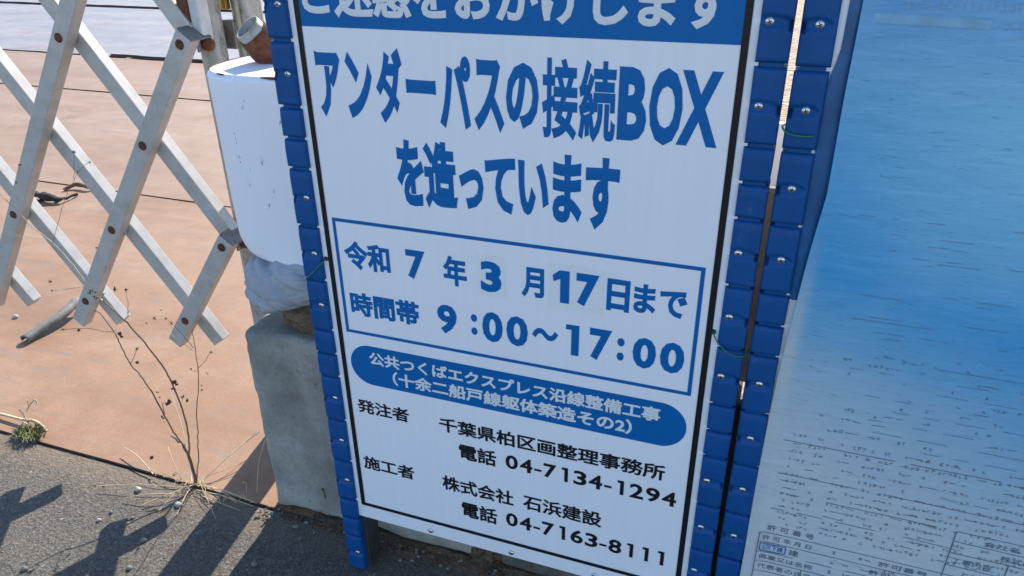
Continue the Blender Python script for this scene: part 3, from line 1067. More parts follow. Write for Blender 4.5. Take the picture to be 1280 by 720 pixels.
# dark blue strip between guard and sheet, upper half only
MAT['film'] = simple("edge_strip", (0.008, 0.10, 0.27), 0.4, 0, 0.25, 30, 0.2, 0.001)
bm = bmesh.new()
gr = []
for j in range(61):
    v = -0.9 + 1.42 * j / 60
    e0 = 1.171 - .014 / (1 + math.exp(-(v - .03) / .012)) + .0012 * noise.noise(Vector((v * 9, 2, 2)))
    e1 = edge_u(v) + .006
    r_ = []
    for i in range(9):
        u = e0 + (e1 - e0) * i / 8
        r_.append(bm.verts.new((X(u), -0.0012 - 0.0015 * math.sin(i / 8 * math.pi), Z(v))))
    gr.append(r_)
for j in range(60):
    for i in range(8):
        f = bm.faces.new((gr[j][i], gr[j + 1][i], gr[j + 1][i + 1], gr[j][i + 1])); f.smooth = True
obj("edge_strip", bm, 'film', sb2)

# ------------------------------------------------------------------ concrete blocks
def rough_block(x0, x1, y0, y1, z0, z1, bev, amp, cut=0.02, round_right=0.0):
    bm = bmesh.new()
    add_box(bm, x0, x1, y0, y1, z0, z1, bev, 3)
    for k in range(3):
        es = [e for e in bm.edges if e.calc_length() > cut]
        if not es:
            break
        bmesh.ops.subdivide_edges(bm, edges=es, cuts=max(1, min(6, int(max(e.calc_length() for e in es) / cut / 3))), use_grid_fill=True)
    for v in bm.verts:
        p = v.co
        d = Vector((noise.noise(p * 14 + Vector((5, 0, 0))), noise.noise(p * 14 + Vector((0, 7, 0))), noise.noise(p * 14 + Vector((0, 0, 9))))) * amp
        d += Vector((noise.noise(p * 60), noise.noise(p * 60 + Vector((3, 3, 3))), noise.noise(p * 60 + Vector((8, 1, 1))))) * amp * .35
        v.co = p + d
    return bm
bm = rough_block(-0.262, 0.165, 0.082, 0.215, 0.004, 0.398, 0.014, 0.0055)
# a groove left by the mould along the front
for v in bm.verts:
    if v.co.y < 0.10 and abs(v.co.z - 0.372) < 0.004:
        v.co.y += 0.002
tag(obj("concrete_block", bm, 'concrete', None, True), "weathered grey concrete block standing left under the white sandbag", "concrete block")
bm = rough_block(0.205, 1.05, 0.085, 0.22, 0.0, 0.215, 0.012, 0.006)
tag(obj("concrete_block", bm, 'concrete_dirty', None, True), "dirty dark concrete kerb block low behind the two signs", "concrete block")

bm = bmesh.new()
add_box(bm, 0.520, 0.600, 0.062, 0.078, 0.0, 0.452, 0.003, 2)
add_box(bm, 0.553, 0.567, 0.0785, 0.125, 0.0, 0.452, 0.003, 2)
tag(obj("steel_stub", bm, 'plate_edge'), "short dark steel stub standing in the gap between the two signs", "post")

# ------------------------------------------------------------------ rotten timber and sandbag
bm = bmesh.new()
res = bmesh.ops.create_icosphere(bm, subdivisions=5, radius=1.0)
for v in res['verts']:
    d = v.co.normalized()
    p = Vector((math.copysign(abs(d.x) ** .6, d.x) * 0.175, math.copysign(abs(d.y) ** .6, d.y) * 0.058, math.copysign(abs(d.z) ** .7, d.z) * 0.048))
    p = Matrix.Rotation(rad(-19), 3, 'Z') @ p + Vector((-0.055, 0.128, 0.432))
    q = Vector((p.x * 2.2, p.y * 6, p.z * 6))
    p += d * (0.012 * noise.noise(q * 3) + 0.008 * noise.noise(q * 9) + 0.006 * noise.noise(q * 21))
    v.co = p
for f in bm.faces: f.smooth = True
tag(obj("rotten_timber", bm, 'wood'), "crumbling brown timber chunk lying on the concrete block under the sandbag", "timber")

bm = bmesh.new()
res = bmesh.ops.create_icosphere(bm, subdivisions=6, radius=1.0)
for v in res['verts']:
    d = v.co.normalized()
    ex = lambda a, e: math.copysign(abs(a) ** e, a)
    zc = ex(d.z, .62)
    p = Vector((ex(d.x, .55) * 0.185, ex(d.y, .7) * 0.085, zc * 0.053))
    # the left end hangs down lower than the right
    hang = max(0.0, min(1.0, (-p.x + 0.02) / 0.16))
    p.z -= 0.024 * hang * hang * (0.5 - zc * .5)
    p.z += 0.046 * (1 - hang) * (0.5 - zc * .5)
    fold = 0.0
    for (fx, fz, ang, wd, am) in ((-.10, .045, -.65, .010, .007), (-.04, .03, -.75, .008, .007), (.02, .02, -.8, .009, .006), (-.145, .02, 1.1, .008, .006), (-.09, -.02, -.5, .012, .004), (.06, .0, -.6, .01, .005)):
        dist = (p.x - fx) * math.sin(ang) * -1 + (p.z - fz) * math.cos(ang)
        along = (p.x - fx) * math.cos(ang) + (p.z - fz) * math.sin(ang)
        fold += 1.0 * am * math.exp(-(dist / wd) ** 2) * math.exp(-(along / .07) ** 2)
    p += d * (fold * (1 if d.y < .3 else 0) + 0.002 * noise.noise(p * 15) - 0.030 * max(0, .16 - abs(noise.noise(Vector((p.x * 13 + p.z * 17, p.y * 4 + 3, p.z * 7 - p.x * 5))))) * 2.2 - 0.015 * max(0, .15 - abs(noise.noise(Vector((p.x * 27 + p.z * 31, p.y * 8 + 9, p.z * 12 - p.x * 14))))) * 2.2 + 0.0014 * noise.noise(Vector((p.x * 30 + p.z * 30, p.y * 20, p.z * 60 - p.x * 20))))
    v.co = p + Vector((-0.083, 0.158, 0.486))
for f in bm.faces: f.smooth = True
tag(obj("sandbag", bm, 'cloth'), "crumpled off-white sandbag squeezed under the white barrier", "sandbag")

# ------------------------------------------------------------------ white barrier
bar_t = thing("road_barrier", "white painted steel barrier with rounded end and rusty top seam behind the sign", "barrier", (0.3, 0.2, 0.5))
def barrier_ring(xl_shift, z, inset=0.0, yshift=0.0):
    pts = []
    x_r = 0.44
    r_ = 0.098 - inset
    cx, cy = -0.188 + xl_shift, 0.197
    pts.append((x_r, cy - r_ * 1.0))
    pts.append((0.3, cy - r_ * 1.0))
    for k in range(33):
        a = -math.pi / 2 - math.pi * k / 32
        ex = 0.78
        pts.append((cx + math.copysign(abs(math.cos(a)) ** ex, math.cos(a)) * r_ * 1.02, cy + math.copysign(abs(math.sin(a)) ** ex, math.sin(a)) * r_))
    pts.append((0.3, cy + r_))
    pts.append((x_r, cy + r_))
    return [Vector((p[0], p[1] + yshift + .0015 * noise.noise(Vector((p[0] * 6, z * 6, 0))), z)) for p in pts]
bm = bmesh.new()
zs = []
ZB, ZT = 0.531, 0.828
for k in range(9):                                  # rounded lower corner
    a = k / 8 * math.pi / 2
    zs.append((ZB + 0.040 * (1 - math.cos(a)), 0.030 * (1 - math.sin(a)), 0.0))
for k in range(1, 16):
    zs.append((ZB + 0.040 + (ZT - 0.008 - ZB - 0.040) * k / 15, 0.0, 0.0))
for k in range(1, 5):
    a = k / 4 * math.pi / 2
    zs.append((ZT - 0.008 + 0.008 * math.sin(a), 0.0, 0.007 * (1 - math.cos(a))))
rings = [[bm.verts.new(p) for p in barrier_ring(sh + .004 * (1 - (z - ZB) / (ZT - ZB)), z, ins)] for z, sh, ins in zs]
for a, b_ in zip(rings, rings[1:]):
    for k in range(len(a) - 1):
        f = bm.faces.new((a[k], b_[k], b_[k + 1], a[k + 1])); f.smooth = True
bm.faces.new(list(rings[0]))
obj("barrier_body", bm, 'barrier', bar_t)
bm = bmesh.new()
tp = [bm.verts.new(p) for p in barrier_ring(0.001, ZT + 0.0020, 0.0045)]
lo_ = [bm.verts.new(v.co - Vector((0, 0, 0.004))) for v in tp]
bm.faces.new(tp)
for k in range(len(tp) - 1):
    bm.faces.new((lo_[k], tp[k], tp[k + 1], lo_[k + 1]))
bmesh.ops.recalc_face_normals(bm, faces=bm.faces)
obj("top_plate", bm, 'barrier', bar_t)
bm = bmesh.new()   # rust along the seam and the rear rim: short crooked patches
ring = barrier_ring(0.001, ZT + 0.0012, 0.0040)
dense = []
for a, b_ in zip(ring[1:-1], ring[2:-1]):
    n_ = max(1, int((b_ - a).length / 0.004))
    dense += [a.lerp(b_, k / n_) for k in range(n_)]
for i, p in enumerate(dense[:-1]):
    q = noise.noise(Vector((p.x * 22, p.y * 22, 3))) + .10
    rear = p.y > .2
    if q > (-.08 if rear else (.0 if p.x > -.23 else .12)) and (p.x < .1):
        tube(bm, [p, dense[i + 1]], 0.0013 + 0.0030 * max(0, q), 5)
obj("rust_seam", bm, 'rust', bar_t)
bm = bmesh.new()
add_box(bm, 0.43, 1.3, 0.102, 0.125, 0.46, 0.742, 0.006, 2)
add_box(bm, 0.86, 0.91, 0.17, 0.22, 0.0, 0.53, 0.004, 1)
obj("lower_rail", bm, 'post_grey', bar_t)
bm = bmesh.new()
add_box(bm, 0.43, 1.3, 0.099, 0.107, 0.744, 0.820, 0.002, 2)
obj("upper_rail", bm, 'barrier', bar_t)

# ------------------------------------------------------------------ pipe posts
def pipe_post(x, y, r, h, label):
    t = thing("pipe_post", label, "post", (x, y, 0))
    bm = bmesh.new()
    tube(bm, [(x, y, z) for z in (0.0, h * .3, h * .6, h)], r, 28)
    obj("pipe", bm, 'galv', t)
    return t
pp1 = pipe_post(-0.397, 0.300, 0.0225, 1.46, "slim galvanised pipe post carrying the accordion gate, left of the barrier")
pp2 = pipe_post(-0.361, 0.361, 0.0262, 1.25, "thicker galvanised pipe post rising behind the barrier top")
bm = bmesh.new()   # clamp plate on the second pipe
add_box(bm, -0.390, -0.364, 0.322, 0.327, 0.824, 0.873, 0.0015, 1)
add_box(bm, -0.3875, -0.3640, 0.3275, 0.340, 0.868, 0.8728, 0.001, 1)
obj("clamp_plate", bm, 'bracket', pp2)
bm = bmesh.new()
tube(bm, [(-0.357, 0.329, 0.70), (-0.359, 0.329, 1.2)], 0.0050, 12)
obj("thin_rod", bm, 'rod', pp2)

def at_depth(px, py, y):
    d = (_cx * ((px - 640) / 933.373) - _cy * ((py - 360) / 933.373) - _cz)
    o = Vector((0.5675, -0.80236, 1.0456))
    return o + d * ((y - o.y) / d.y)
cp = thing("pipe_coupler", "rusty pipe coupler with a grey ring lying on the barrier top against the pipe", "pipe fitting", (-0.245, 0.22, 0.83))
ax = Vector((-0.36, -0.55, 0.75)).normalized()
c0 = at_depth(308, 34, 0.185) - ax * 0.052
bm = bmesh.new()
lathe(bm, [(0.006, -.03), (0.022, -0.022), (0.029, -0.006), (0.030, 0.012), (0.028, 0.028), (0.0245, 0.040), (0.0215, 0.040), (0.0205, 0.01), (0.012, 0.0)], c0, ax, 26)
for v in bm.verts:
    v.co += Vector((noise.noise(v.co * 90), noise.noise(v.co * 90 + Vector((4, 4, 4))), noise.noise(v.co * 90 + Vector((8, 2, 6))))) * 0.0030
obj("coupler_body", bm, 'rust', cp, True)
bm = bmesh.new()
lathe(bm, [(0.0222, .036), (0.0225, 0.052), (0.0195, 0.052), (0.0190, 0.038), (0.017, 0.034), (0.004, 0.033)], c0, ax, 28)
obj("coupler_ring", bm, 'galv', cp, True)
bm = bmesh.new()
blob(bm, c0 + Vector((0.035, -0.005, -0.012)), (0.028, 0.02, 0.016), 3, .3, 2, 3)
obj("loose_rust", bm, 'rust', cp, True)

lk = thing("padlock", "small brass padlock body hanging between the two pipe posts", "padlock", (-0.372, 0.30, 0.92))
bm = bmesh.new()
add_box(bm, -0.397, -0.379, 0.330, 0.342, 0.889, 0.931, 0.002, 2)
obj("lock_body", bm, 'brass', lk)
bm = bmesh.new()
tube(bm, smooth_pts([(-.394, .336, .930), (-.394, .336, .948), (-.388, .336, .956), (-.382, .336, .948), (-.382, .336, .930)], 5), 0.0022, 8)
obj("shackle", bm, 'screw', lk)

# ------------------------------------------------------------------ accordion gate
gate = thing("accordion_gate", "folding aluminium lattice gate of crossed grey bars drawn across the plates", "gate", (-0.9, 0.23, 0))
XP, DX, ZP, DZ = -0.391, 0.1335, 0.8475, 0.1835
DIR = Vector((DX, 0, DZ)).normalized()
BW, BD = 0.0325, 0.023
YF, YB = 0.215, 0.2455
def bar_obj(a, b_, y, over0, over1, nm="bar"):
    """a, b_ pin centres (x, z)."""
    p = Vector((a[0], 0, a[1])); q = Vector((b_[0], 0, b_[1]))
    d = (q - p).normalized(); n = Vector((-d.z, 0, d.x))
    p = p - d * over0; q = q + d * over1
    bm = bmesh.new()
    L_ = (q - p).length
    # hollow channel: front web and two flanges
    add_box(bm, 0, L_, 0, BD, -BW / 2, BW / 2, 0.0013, 2)
    dd = d
    for v in bm.verts:
        v.co = p + dd * v.co.x + n * v.co.z + Vector((0, y + v.co.y, 0))
    bmesh.ops.recalc_face_normals(bm, faces=bm.faces)
    return obj(nm, bm, 'alu', gate)
def rivet(x, z, parent, y=YF, r=0.0068):
    bm = bmesh.new()
    lathe(bm, [(r * 1.25, 0.0), (r * 1.25, 0.0012), (r, 0.0014), (r * .95, 0.0035), (r * .6, 0.0052), (r * .15, 0.0056)], (x, y, z), (0, -1, 0), 12)
    obj("rivet", bm, 'rust', parent)
    bm = bmesh.new()
    tube(bm, [(x, y + .010, z), (x, YB + .012, z)], 0.0065, 10)
    obj("pin", bm, 'rust', parent)
NCOL, LV = 16, 6
zlv = lambda k: ZP - 3 * DZ + k * DZ      # level 0 is the lowest pin row
over = 0.0755
def colx(c): return XP - c * DX
# front bars rise to the right, rear bars to the left; both start from every second column
for c in range(1, NCOL, 2):
    kmax = min(LV, c)
    fb = bar_obj((colx(c), zlv(0)), (colx(c - kmax), zlv(kmax)), YF, over, 0.018 if kmax == c else 0.03)
    for k in range(kmax + 1):
        if (k % 2 == 1) or c <= 3 or k == 0:
            rivet(colx(c - k), zlv(k), fb)
    rb_max = min(LV, NCOL - c)
    bar_obj((colx(c), zlv(0)), (colx(c + rb_max), zlv(rb_max)), YB, over, 0.03)
for k0 in (1, 3, 5):                       # rear bars that start at the stile
    n_ = LV - k0
    bar_obj((colx(0), zlv(k0)), (colx(n_), zlv(k0 + n_)), YB, -0.016 if k0 > 1 else 0.012, 0.03)
# stile on the pipe, and the clips that hold the bars to it
bm = bmesh.new()
add_box(bm, -0.4145, -0.3925, 0.250, 0.276, ZP + 0.013, 1.44, 0.002, 1)
obj("stile_rail", bm, 'rust', gate)
bm = bmesh.new()
add_box(bm, -0.391, -0.370, 0.250, 0.277, ZP - 0.001, 1.44, 0.004, 2)
obj("stile_channel", bm, 'stile', gate)
for z in (ZP, ZP - 2 * DZ, ZP + 2 * DZ):
    bm = bmesh.new()
    add_box(bm, XP - 0.012, XP + 0.016, YF + 0.024, 0.282, z + 0.006, z + 0.0095, 0.0008, 1)
    add_box(bm, XP + 0.0125, XP + 0.016, YF + 0.0235, 0.282, z - 0.016, z + 0.006, 0.0008, 1)
    obj("clip", bm, 'bracket', gate)
    bm = bmesh.new()                      # folded cap over the cut end of the bar
    n_ = Vector((-DIR.z, 0, DIR.x))
    e_ = Vector((XP, 0, z)) + DIR * 0.0185
    add_box(bm, 0, 0.002, YF + 0.003, YB + 0.02, -BW / 2 - .001, BW / 2 + .001, 0.0005, 1)
    for v in bm.verts:
        v.co = e_ + DIR * v.co.x + n_ * v.co.z + Vector((0, v.co.y, 0))
    bmesh.ops.recalc_face_normals(bm, faces=bm.faces)
    obj("end_cap", bm, 'bracket', gate)
    bm = bmesh.new()
    lathe(bm, [(0.011, 0), (0.011, 0.010), (0.008, 0.014), (0.002, 0.015)], (XP + 0.016, 0.262, z - 0.004), (0.6, -0.5, -0.1), 14)
    obj("clip_bolt", bm, 'rust', gate)
bm = bmesh.new()
tube(bm, [(XP + 0.026 + 0.016 * math.cos(a * .3), 0.275 + 0.004 * math.sin(a * .3), ZP - 2 * DZ - 0.012 + 0.016 * math.sin(a * .3)) for a in range(-15, 6)], 0.004, 8)
obj("wire_ring", bm, 'ring', gate, True)

# ------------------------------------------------------------------ dry weed
random.seed(11)
weed = thing("dry_weed", "tall dead branching weed rooted at the asphalt edge in front of the gate", "weed", (-0.45, 0.07, 0))
def WY(x, z): return 0.075 + 0.10 * min(1, z / .5) + 0.012 * math.sin(z * 23)
def stem(pts, r0, r1, nm, mat, k=5):
    P = smooth_pts([(x, WY(x, z) if len(q_) == 0 else q_[0], z) for (x, z, *q_) in pts], k)
    P = [p + Vector((random.uniform(-1, 1), random.uniform(-1, 1), random.uniform(-1, 1))) * 0.0008 for p in P]
    n = len(P)
    bm = bmesh.new()
    tube(bm, P, [.7 * (r0 + (r1 - r0) * i / (n - 1)) for i in range(n)], 7)
    return obj(nm, bm, mat, weed), P
def at(px, py, base=0.075):
    """Photo pixel on the upright plane the weed stands in, moved back as it rises."""
    d = (_cx * ((px - 640) / 933.373) - _cy * ((py - 360) / 933.373) - _cz)
    o = Vector((0.5675, -0.80236, 1.0456))
    P = o + d * ((base - o.y) / d.y)
    y = base + 0.10 * max(0, min(1, P.z / .5))
    P = o + d * ((y - o.y) / d.y)
    return (P.x, P.z, P.y)
A = lambda lst: [at(*q) for q in lst]
def stem_px(lst, r0, r1, nm, mat, k=5):
    return stem([(p[0], p[1], p[2]) for p in A(lst)], r0, r1, nm, mat, k)
stem_px([(246, 616), (244, 598), (238, 576), (229, 556)], 0.0052, 0.0042, "stalk", 'stem_dark')
stem_px([(236, 570), (236, 545), (230, 518), (220, 490), (207, 464), (193, 444), (172, 418), (150, 395), (128, 376)], 0.0026, 0.0020, "branch", 'stem')
stem_px([(128, 376), (112, 360), (92, 332), (74, 312), (58, 297), (38, 281), (23, 264), (0, 243)], 0.0019, 0.0011, "branch", 'straw')
stem_px([(230, 558), (217, 540), (206, 520), (192, 494), (176, 470), (163, 455), (150, 430), (143, 415), (127, 394), (118, 388)], 0.0024, 0.0012, "branch", 'stem_dark')
stem_px([(246, 600), (248, 570), (247, 540), (246, 515), (248, 480), (246, 450), (242, 425), (240, 412)], 0.0016, 0.0009, "branch", 'stem_dark')
stem_px([(246, 462), (256, 452), (263, 440)], 0.0009, 0.0006, "branch", 'stem_dark')
stem_px([(243, 440), (232, 432), (215, 418), (205, 406), (195, 402)], 0.0008, 0.0005, "branch", 'straw')
stem_px([(242, 435), (226, 416), (212, 402), (207, 398)], 0.0008, 0.0005, "branch", 'stem_dark')
stem_px([(163, 455), (168, 445), (171, 436)], 0.0010, 0.0007, "branch", 'stem_dark')
stem_px([(142, 415), (128, 414), (112, 411), (88, 411), (78, 412)], 0.0009, 0.0006, "branch", 'stem_dark')
stem_px([(104, 358), (88, 361), (76, 362), (65, 363)], 0.0012, 0.0008, "branch", 'straw')
stem_px([(66, 305), (72, 280), (81, 250), (90, 230), (97, 215)], 0.0007, 0.0005, "branch", 'stem')
stem_px([(92, 226), (93, 210), (92, 190)], 0.0005, 0.0004, "branch", 'stem_dark')
stem_px([(96, 218), (104, 208), (112, 203)], 0.0005, 0.0004, "branch", 'stem_dark')
stem_px([(24, 264), (22, 250), (22, 234), (24, 214), (25, 206)], 0.0008, 0.0005, "branch", 'straw')
stem_px([(60, 299), (45, 298), (24, 295), (0, 293)], 0.0007, 0.0004, "branch", 'straw')
stem_px([(159, 392), (160, 380), (158, 370), (157, 362)], 0.0010, 0.0007, "branch", 'straw')
stem_px([(150, 405), (158, 398), (161, 388)], 0.0009, 0.0006, "branch", 'stem_dark')
stem_px([(206, 518), (203, 505), (211, 504)], 0.0011, 0.0006, "branch", 'stem_dark')
stem_px([(224, 553), (218, 547), (214, 545)], 0.0030, 0.0014, "branch", 'stem_dark')
def head(px, py, r, n=11, mat='leaf_dead', nm="seed_head"):
    x, z, y = at(px, py)
    c = Vector((x, y, z))
    bm = bmesh.new()
    blob(bm, c, (r * .35,) * 3, random.random() * 9, .4, 2, 1)
    for i in range(n):
        d = Vector((random.gauss(0, 1), random.gauss(0, 1), random.gauss(0, 1))).normalized()
        tube(bm, [c, c + d * r * random.uniform(.6, 1.1)], [r * .12, r * .04], 4)
    obj(nm, bm, mat, weed)
for q in ((171, 436, .0065), (143, 362, .0075), (157, 362, .0065), (78, 412, .0055), (63, 352, .006), (65, 363, .004), (92, 190, .0055), (97, 215, .003), (112, 203, .004), (25, 206, .0045),
          (20, 228, .004), (264, 440, .005), (239, 461, .004), (207, 398, .0045), (214, 404, .005), (183, 404, .004), (193, 398, .0055), (201, 388, .003), (118, 371, .005), (121, 310, .004), (112, 366, .006)):
    head(*q)
def dead_leaf(px, py, s, mat='leaf_dead'):
    s *= .65
    x, z, y = at(px, py)
    c = Vector((x, y, z))
    bm = bmesh.new()
    for _ in range(3):
        a = Vector((random.gauss(0, 1), random.gauss(0, 1), random.gauss(-.4, 1))).normalized()
        b_ = a.orthogonal().normalized()
        n = a.cross(b_)
        g = []
        for i in range(6):
            t_ = i / 5
            wd = s * .38 * math.sin(math.pi * min(1, t_ * .9 + .1))
            cen = c + a * s * t_ + n * s * .5 * t_ * t_
            g.append((bm.verts.new(cen + b_ * wd + n * wd * .5), bm.verts.new(cen), bm.verts.new(cen - b_ * wd + n * wd * .5)))
        for p, q in zip(g, g[1:]):
            bm.faces.new((p[0], q[0], q[1], p[1])); bm.faces.new((p[1], q[1], q[2], p[2]))
    obj("dead_leaf", bm, mat, weed, True)
for q in ((219, 480, .014), (218, 486, .010), (229, 497, .008, 'stem'), (234, 499, .010), (212, 505, .015), (203, 522, .008), (150, 420, .010), (148, 416, .012), (115, 364, .012), (173, 454, .010), (199, 496, .006), (197, 491, .006),
          (130, 368, .008), (120, 373, .008), (252, 482, .004), (253, 488, .005), (245, 464, .006, 'straw'), (258, 467, .007, 'straw')):
    dead_leaf(*q)

# ------------------------------------------------------------------ straw, tufts, twig
def gpx(px, py, z=0.0):
    d = (_cx * ((px - 640) / 933.373) - _cy * ((py - 360) / 933.373) - _cz)
    o = Vector((0.5675, -0.80236, 1.0456))
    return o + d * ((z - o.z) / d.z)
straw = bmesh.new()
def blade(a, b_, r=0.0012, za=.004, zb=.004, mid=None):
    p = gpx(a[0] + random.gauss(0, 6), a[1] + random.gauss(0, 1.5)); q = gpx(*b_)
    p.z, q.z = za, zb
    m_ = (p + q) / 2 + Vector((random.uniform(-.006, .006), random.uniform(-.006, .006), random.uniform(.002, .010)))
    tube(straw, smooth_pts([p, m_, q], 4), [r * .75] * 8 + [r * .4], 5)
for a, b_, r, za, zb in (((238, 612), (179, 634), .0016, .012, .006), ((238, 616), (124, 612), .0009, .012, .010), ((232, 625), (155, 626), .0010, .008, .006), ((250, 610), (330, 562), .0012, .012, .05),
                     ((252, 612), (322, 560), .0009, .010, .04), ((245, 606), (315, 583), .0008, .01, .02), ((248, 612), (322, 634), .0013, .012, .010), ((250, 616), (318, 636), .0010, .008, .006),
                     ((262, 614), (296, 628), .0010, .008, .006), ((238, 616), (222, 645), .0012, .008, .004), ((240, 610), (200, 640), .0011, .01, .004), ((246, 608), (270, 650), .0007, .02, .004),
                     ((186, 595), (157, 568), .0016, .008, .02), ((205, 600), (190, 592), .0012, .008, .012), ((226, 608), (215, 578), .0010, .01, .05), ((230, 606), (227, 545), .0010, .01, .13),
                     ((298, 622), (305, 612), .0007, .01, .02), ((332, 620), (338, 575), .0008, .01, .06), ((246, 618), (298, 632), .0009, .006, .006), ((252, 620), (300, 640), .0009, .006, .004)):
    blade(a, b_, r, za, zb)
random.seed(5)
for k in range(30):
    c = (random.gauss(250, 26), 0)
    x = c[0]; y = 612 + (x - 246) * .27 + random.gauss(0, 4)
    a = random.uniform(0, 6.28); l_ = random.uniform(6, 22)
    blade((x, y), (x + math.cos(a) * l_, y + math.sin(a) * l_ * .4), random.uniform(.0004, .0009), random.uniform(.002, .01), random.uniform(.002, .012))
tag(obj("straw_litter", straw, 'straw'), "broken straw lying round the foot of the dry weed", "straw", None, 'stuff')

tuft = thing("grass_tuft", "small green and grey grass tuft at the asphalt edge by a curved dry twig", "grass tuft", tuple(gpx(38, 545)))
bm = bmesh.new()
random.seed(9)
c = gpx(38, 546)
def tuft_blades(n, rad_, hmax, rr):
    bm = bmesh.new()
    for k in range(n):
        a = random.uniform(0, 6.28); d_ = rad_ * math.sqrt(random.random())
        p = c + Vector((math.cos(a) * d_ * 1.3, math.sin(a) * d_ * .8, 0.001))
        h = hmax * random.uniform(.35, 1)
        l_ = Vector((math.cos(a + random.gauss(0, .8)), math.sin(a + random.gauss(0, .8)), 0)) * h * random.uniform(.3, 1)
        q = p + l_ * .5 + Vector((0, 0, h * .8)); e = p + l_ + Vector((0, 0, h * random.uniform(.5, 1)))
        tube(bm, [p, q, e], [rr, rr * .8, rr * .2], 4)
    return bm
obj("green_blades", tuft_blades(190, .022, .026, .0013), 'green', tuft)
obj("dry_blades", tuft_blades(150, .030, .018, .0009), 'stone', tuft)
bm = bmesh.new()
for pts in ([(36, 530, .012), (30, 520, .03), (24, 511, .05)], [(33, 514, .03), (38, 505, .06), (44, 500, .07), (46, 505, .06)], [(36, 508, .04), (34, 500, .06)], [(40, 535, .01), (30, 528, .02), (26, 533, .01)]):
    P = []
    for px, py, z in pts:
        P.append(gpx(px, py, z))
    tube(bm, smooth_pts(P, 4), 0.0016, 6)
obj("straw_blades", bm, 'straw', tuft)
bm = bmesh.new()
P = [gpx(px, py, z) for px, py, z in ((-14, 516, .01), (2, 518, .014), (14, 521, .015), (30, 525, .016), (42, 526, .018), (52, 532, .014), (58, 539, .004))]
tube(bm, smooth_pts(P, 5), 0.0034, 8)
tag(obj("dry_twig", bm, 'straw', None, True), "pale curved dry twig lying on the plate by the grass tuft", "twig")
bm = bmesh.new()
P = [gpx(px, py, z) for px, py, z in ((404, 646, .004), (408, 632, .03), (415, 640, .02), (405, 616, .07), (403, 612, .075))]
tube(bm, smooth_pts([P[0], P[1], P[3], P[4]], 5), 0.0010, 5)
tube(bm, smooth_pts([gpx(411, 648, .004), gpx(414, 634, .03), gpx(420, 640, .02)], 5), 0.0008, 5)
tube(bm, smooth_pts([gpx(405, 646, .004), gpx(399, 640, .02), gpx(396, 646, .012)], 5), 0.0008, 5)
blob(bm, P[4], (.003, .003, .003), 2, .4, 2, 1)
tag(obj("withered_sprout", bm, 'stem_dark'), "withered thin sprout in the crack beside the concrete block", "weed")

# soil and crumbs in the crack along the blocks
bm = bmesh.new()
n = 220
rows = []
for i in range(n + 1):
    x = -0.235 + 1.43 * i / n
    prof = []
    amp = 0.010 * min(1, max(0, (x + .235) / .12))
    for j, (yy, h) in enumerate(((0.052, 0.0005), (0.060, .35), (0.068, .8), (0.078, 1.0), (0.090, .7), (0.10, .2))):
        zz = amp * h * (0.55 + .9 * abs(noise.noise(Vector((x * 26, yy * 60, 2))))) + 0.001
        prof.append(bm.verts.new((x, yy + .006 * noise.noise(Vector((x * 15, j, 7))), zz if j else -0.002)))
    rows.append(prof)
for a, b_ in zip(rows, rows[1:]):
    for j in range(5):
        bm.faces.new((a[j], b_[j], b_[j + 1], a[j + 1]))
blob(bm, (0.190, 0.140, 0.02), (0.034, 0.055, 0.085), 5, .35, 2.5, 4)
blob(bm, (0.175, 0.105, 0.005), (0.030, 0.030, 0.028), 6, .35, 2.5, 3)
tag(obj("soil", bm, 'soil'), "dark soil packed in the crack along the concrete blocks", "soil", None, 'stuff')
bm = bmesh.new()
random.seed(31)
for k in range(260):
    x = random.uniform(-.28, .5); y = random.gauss(.058, .012)
    r_ = random.uniform(.0012, .0045)
    blob(bm, (x, y, .006 + r_ * .4), (r_, r_ * random.uniform(.6, 1), r_ * .6), k, .35, 1.5, 1, random.choice((0, 0, 1)))
for k in range(220):
    p = (random.uniform(-1.6, .6), random.uniform(-.55, .06))
    r_ = random.uniform(.0008, .0026)
    blob(bm, (p[0], p[1], r_ * .3), (r_, r_ * random.uniform(.6, 1), r_ * .6), k, .35, 1.5, 1, random.choice((0, 1, 1)))
tag(obj("gravel", bm, ['soil', 'stone']), "fine grit scattered over the asphalt and along the crack", "grit", None, 'stuff')
def pebble(px, py, r, label, mat='stone_pale', z=0.0, flat=.7):
    p = gpx(px, py, z)
    bm = bmesh.new()
    blob(bm, (p.x, p.y, z + r * flat * .55), (r, r * .75, r * flat), px, .35, 1.6, 3)
    tag(obj("pebble", bm, mat, None, True), label, "pebble", "loose pebbles")
pebble(173, 613, .0075, "largest pale pebble casting a shadow on the asphalt left of the weed")
pebble(223, 632, .0075, "rounded pale pebble on the asphalt just below the weed's foot")
pebble(180, 676, .0060, "grey pebble lying inside the forked gate shadow", 'stone')
pebble(31, 712, .0060, "brownish pebble at the lower left edge of the asphalt", 'stone')
pebble(124, 651, .0045, "twin small pebbles' bigger mate above the forked shadow", 'stone_pale')
pebble(139, 641, .0040, "small pebble between the two forked shadows, nearest the weed", 'stone')
pebble(162, 711, .0055, "grey pebble on the asphalt between the two shadows at the bottom edge", 'stone')
pebble(166, 648, .0038, "dark pebble touching the upper tip of the forked shadow", 'stone')
pebble(20, 397, .0085, "pale stone lying on the rusty plate near the grey hose", 'stone_pale', .005)
pebble(99, 413, .0040, "tiny dark stone on the rusty plate below the gate bar's end", 'rag', .005)
pebble(318, 706, .0055, "grey pebble in the big shadow near the blue sign foot", 'stone')
pebble(458, 672, .013, "flat grey stone lodged in the crack under the sign", 'stone', .004, .5)
pebble(190, 572, .0038, "dark stone on the rusty plate just beside the straw", 'rag', .005)

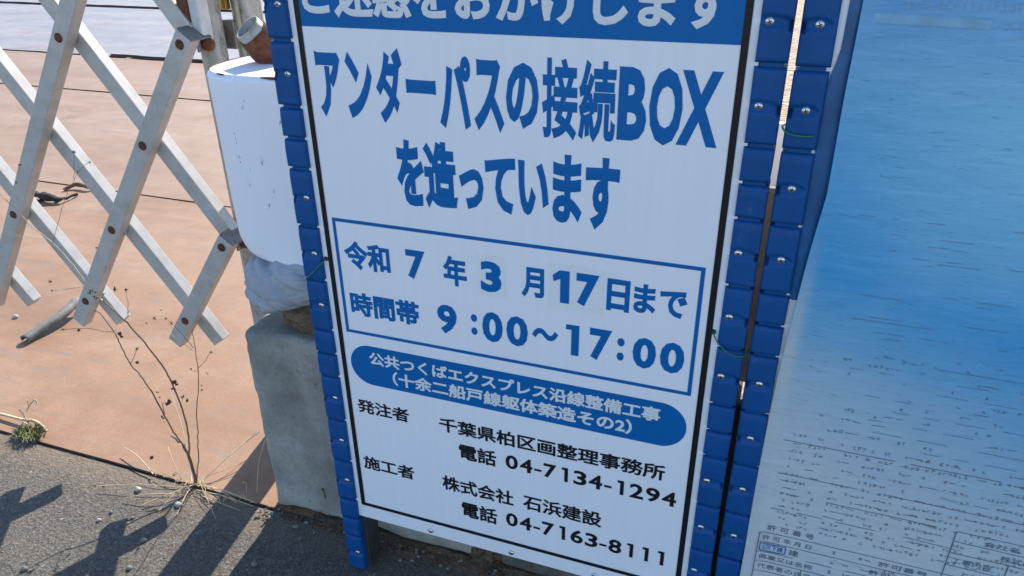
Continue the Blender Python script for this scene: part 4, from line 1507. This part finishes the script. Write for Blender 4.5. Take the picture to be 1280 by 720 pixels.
# ------------------------------------------------------------------ scraps on the plates
bm = bmesh.new()   # cracked half pipe of grey hose
P = smooth_pts([gpx(31, 425, .014), gpx(50, 412, .020), gpx(72, 398, .026), (gpx(88, 384, .032)), gpx(97, 376, .034)], 6)
n = len(P)
sides = 11
rings = []
for i, p in enumerate(P):
    t_ = (P[min(i + 1, n - 1)] - P[max(i - 1, 0)]).normalized()
    sd = t_.cross(Vector((0, 0, 1))).normalized(); up_ = sd.cross(t_)
    r_ = 0.0125 + .002 * noise.noise(p * 40)
    ring_o = []
    for k in range(sides):
        a = math.pi * (-.15 + 1.3 * k / (sides - 1))
        ring_o.append(bm.verts.new(p + sd * math.cos(a) * r_ + up_ * math.sin(a) * r_ * .8))
    rings.append(ring_o)
for a, b_ in zip(rings, rings[1:]):
    for k in range(sides - 1):
        f = bm.faces.new((a[k], a[k + 1], b_[k + 1], b_[k])); f.smooth = True
o = obj("hose_piece", bm, 'hose')
md = o.modifiers.new("wall", 'SOLIDIFY'); md.thickness = 0.003
tag(o, "broken piece of grey hose lying on the plate under the gate", "hose")
bm = bmesh.new()   # black rag on the seam
P = smooth_pts([gpx(38, 242, .02), gpx(50, 244, .025), gpx(62, 247, .024), gpx(76, 250, .02), gpx(84, 248, .016), gpx(98, 243, .012)], 6)
tube(bm, P, [.006 + .010 * math.sin(math.pi * min(1, i / 20)) * (1 + .4 * noise.noise(p * 30)) if i < 22 else .006 for i, p in enumerate(P)], 9)
for v in bm.verts:
    v.co += Vector((noise.noise(v.co * 35), noise.noise(v.co * 35 + Vector((2, 2, 2))), noise.noise(v.co * 35 + Vector((7, 1, 4))))) * .008
    v.co.z = max(v.co.z, .006)
tube(bm, [gpx(57, 247, .015), gpx(50, 251, .01), gpx(44, 253, .008)], [.007, .006, .003], 6)
tag(obj("black_rag", bm, 'rag', None, True), "shredded black rag lying on the plate seam behind the gate", "rag")
bm = bmesh.new()
P = smooth_pts([gpx(80, 237, .012), gpx(90, 232, .02), gpx(98, 230, .025), (gpx(110, 234, .02)), gpx(118, 235, .012)], 5)
tube(bm, P, .008, 6)
tag(obj("dark_stick", bm, 'stem_dark', None, True), "dark crooked stick beyond the black rag", "stick")
bm = bmesh.new()   # crumpled paper by the block
c = gpx(341, 487, .006)
blob(bm, c + Vector((0.004, 0, .012)), (.020, .014, .013), 4, .9, 2.2, 3)
blob(bm, c + Vector((-.022, 0, .008)), (.009, .008, .007), 8, .8, 2.4, 2)
tag(obj("paper_scrap", bm, 'paper'), "crumpled white paper scrap on the plate beside the concrete block", "paper")
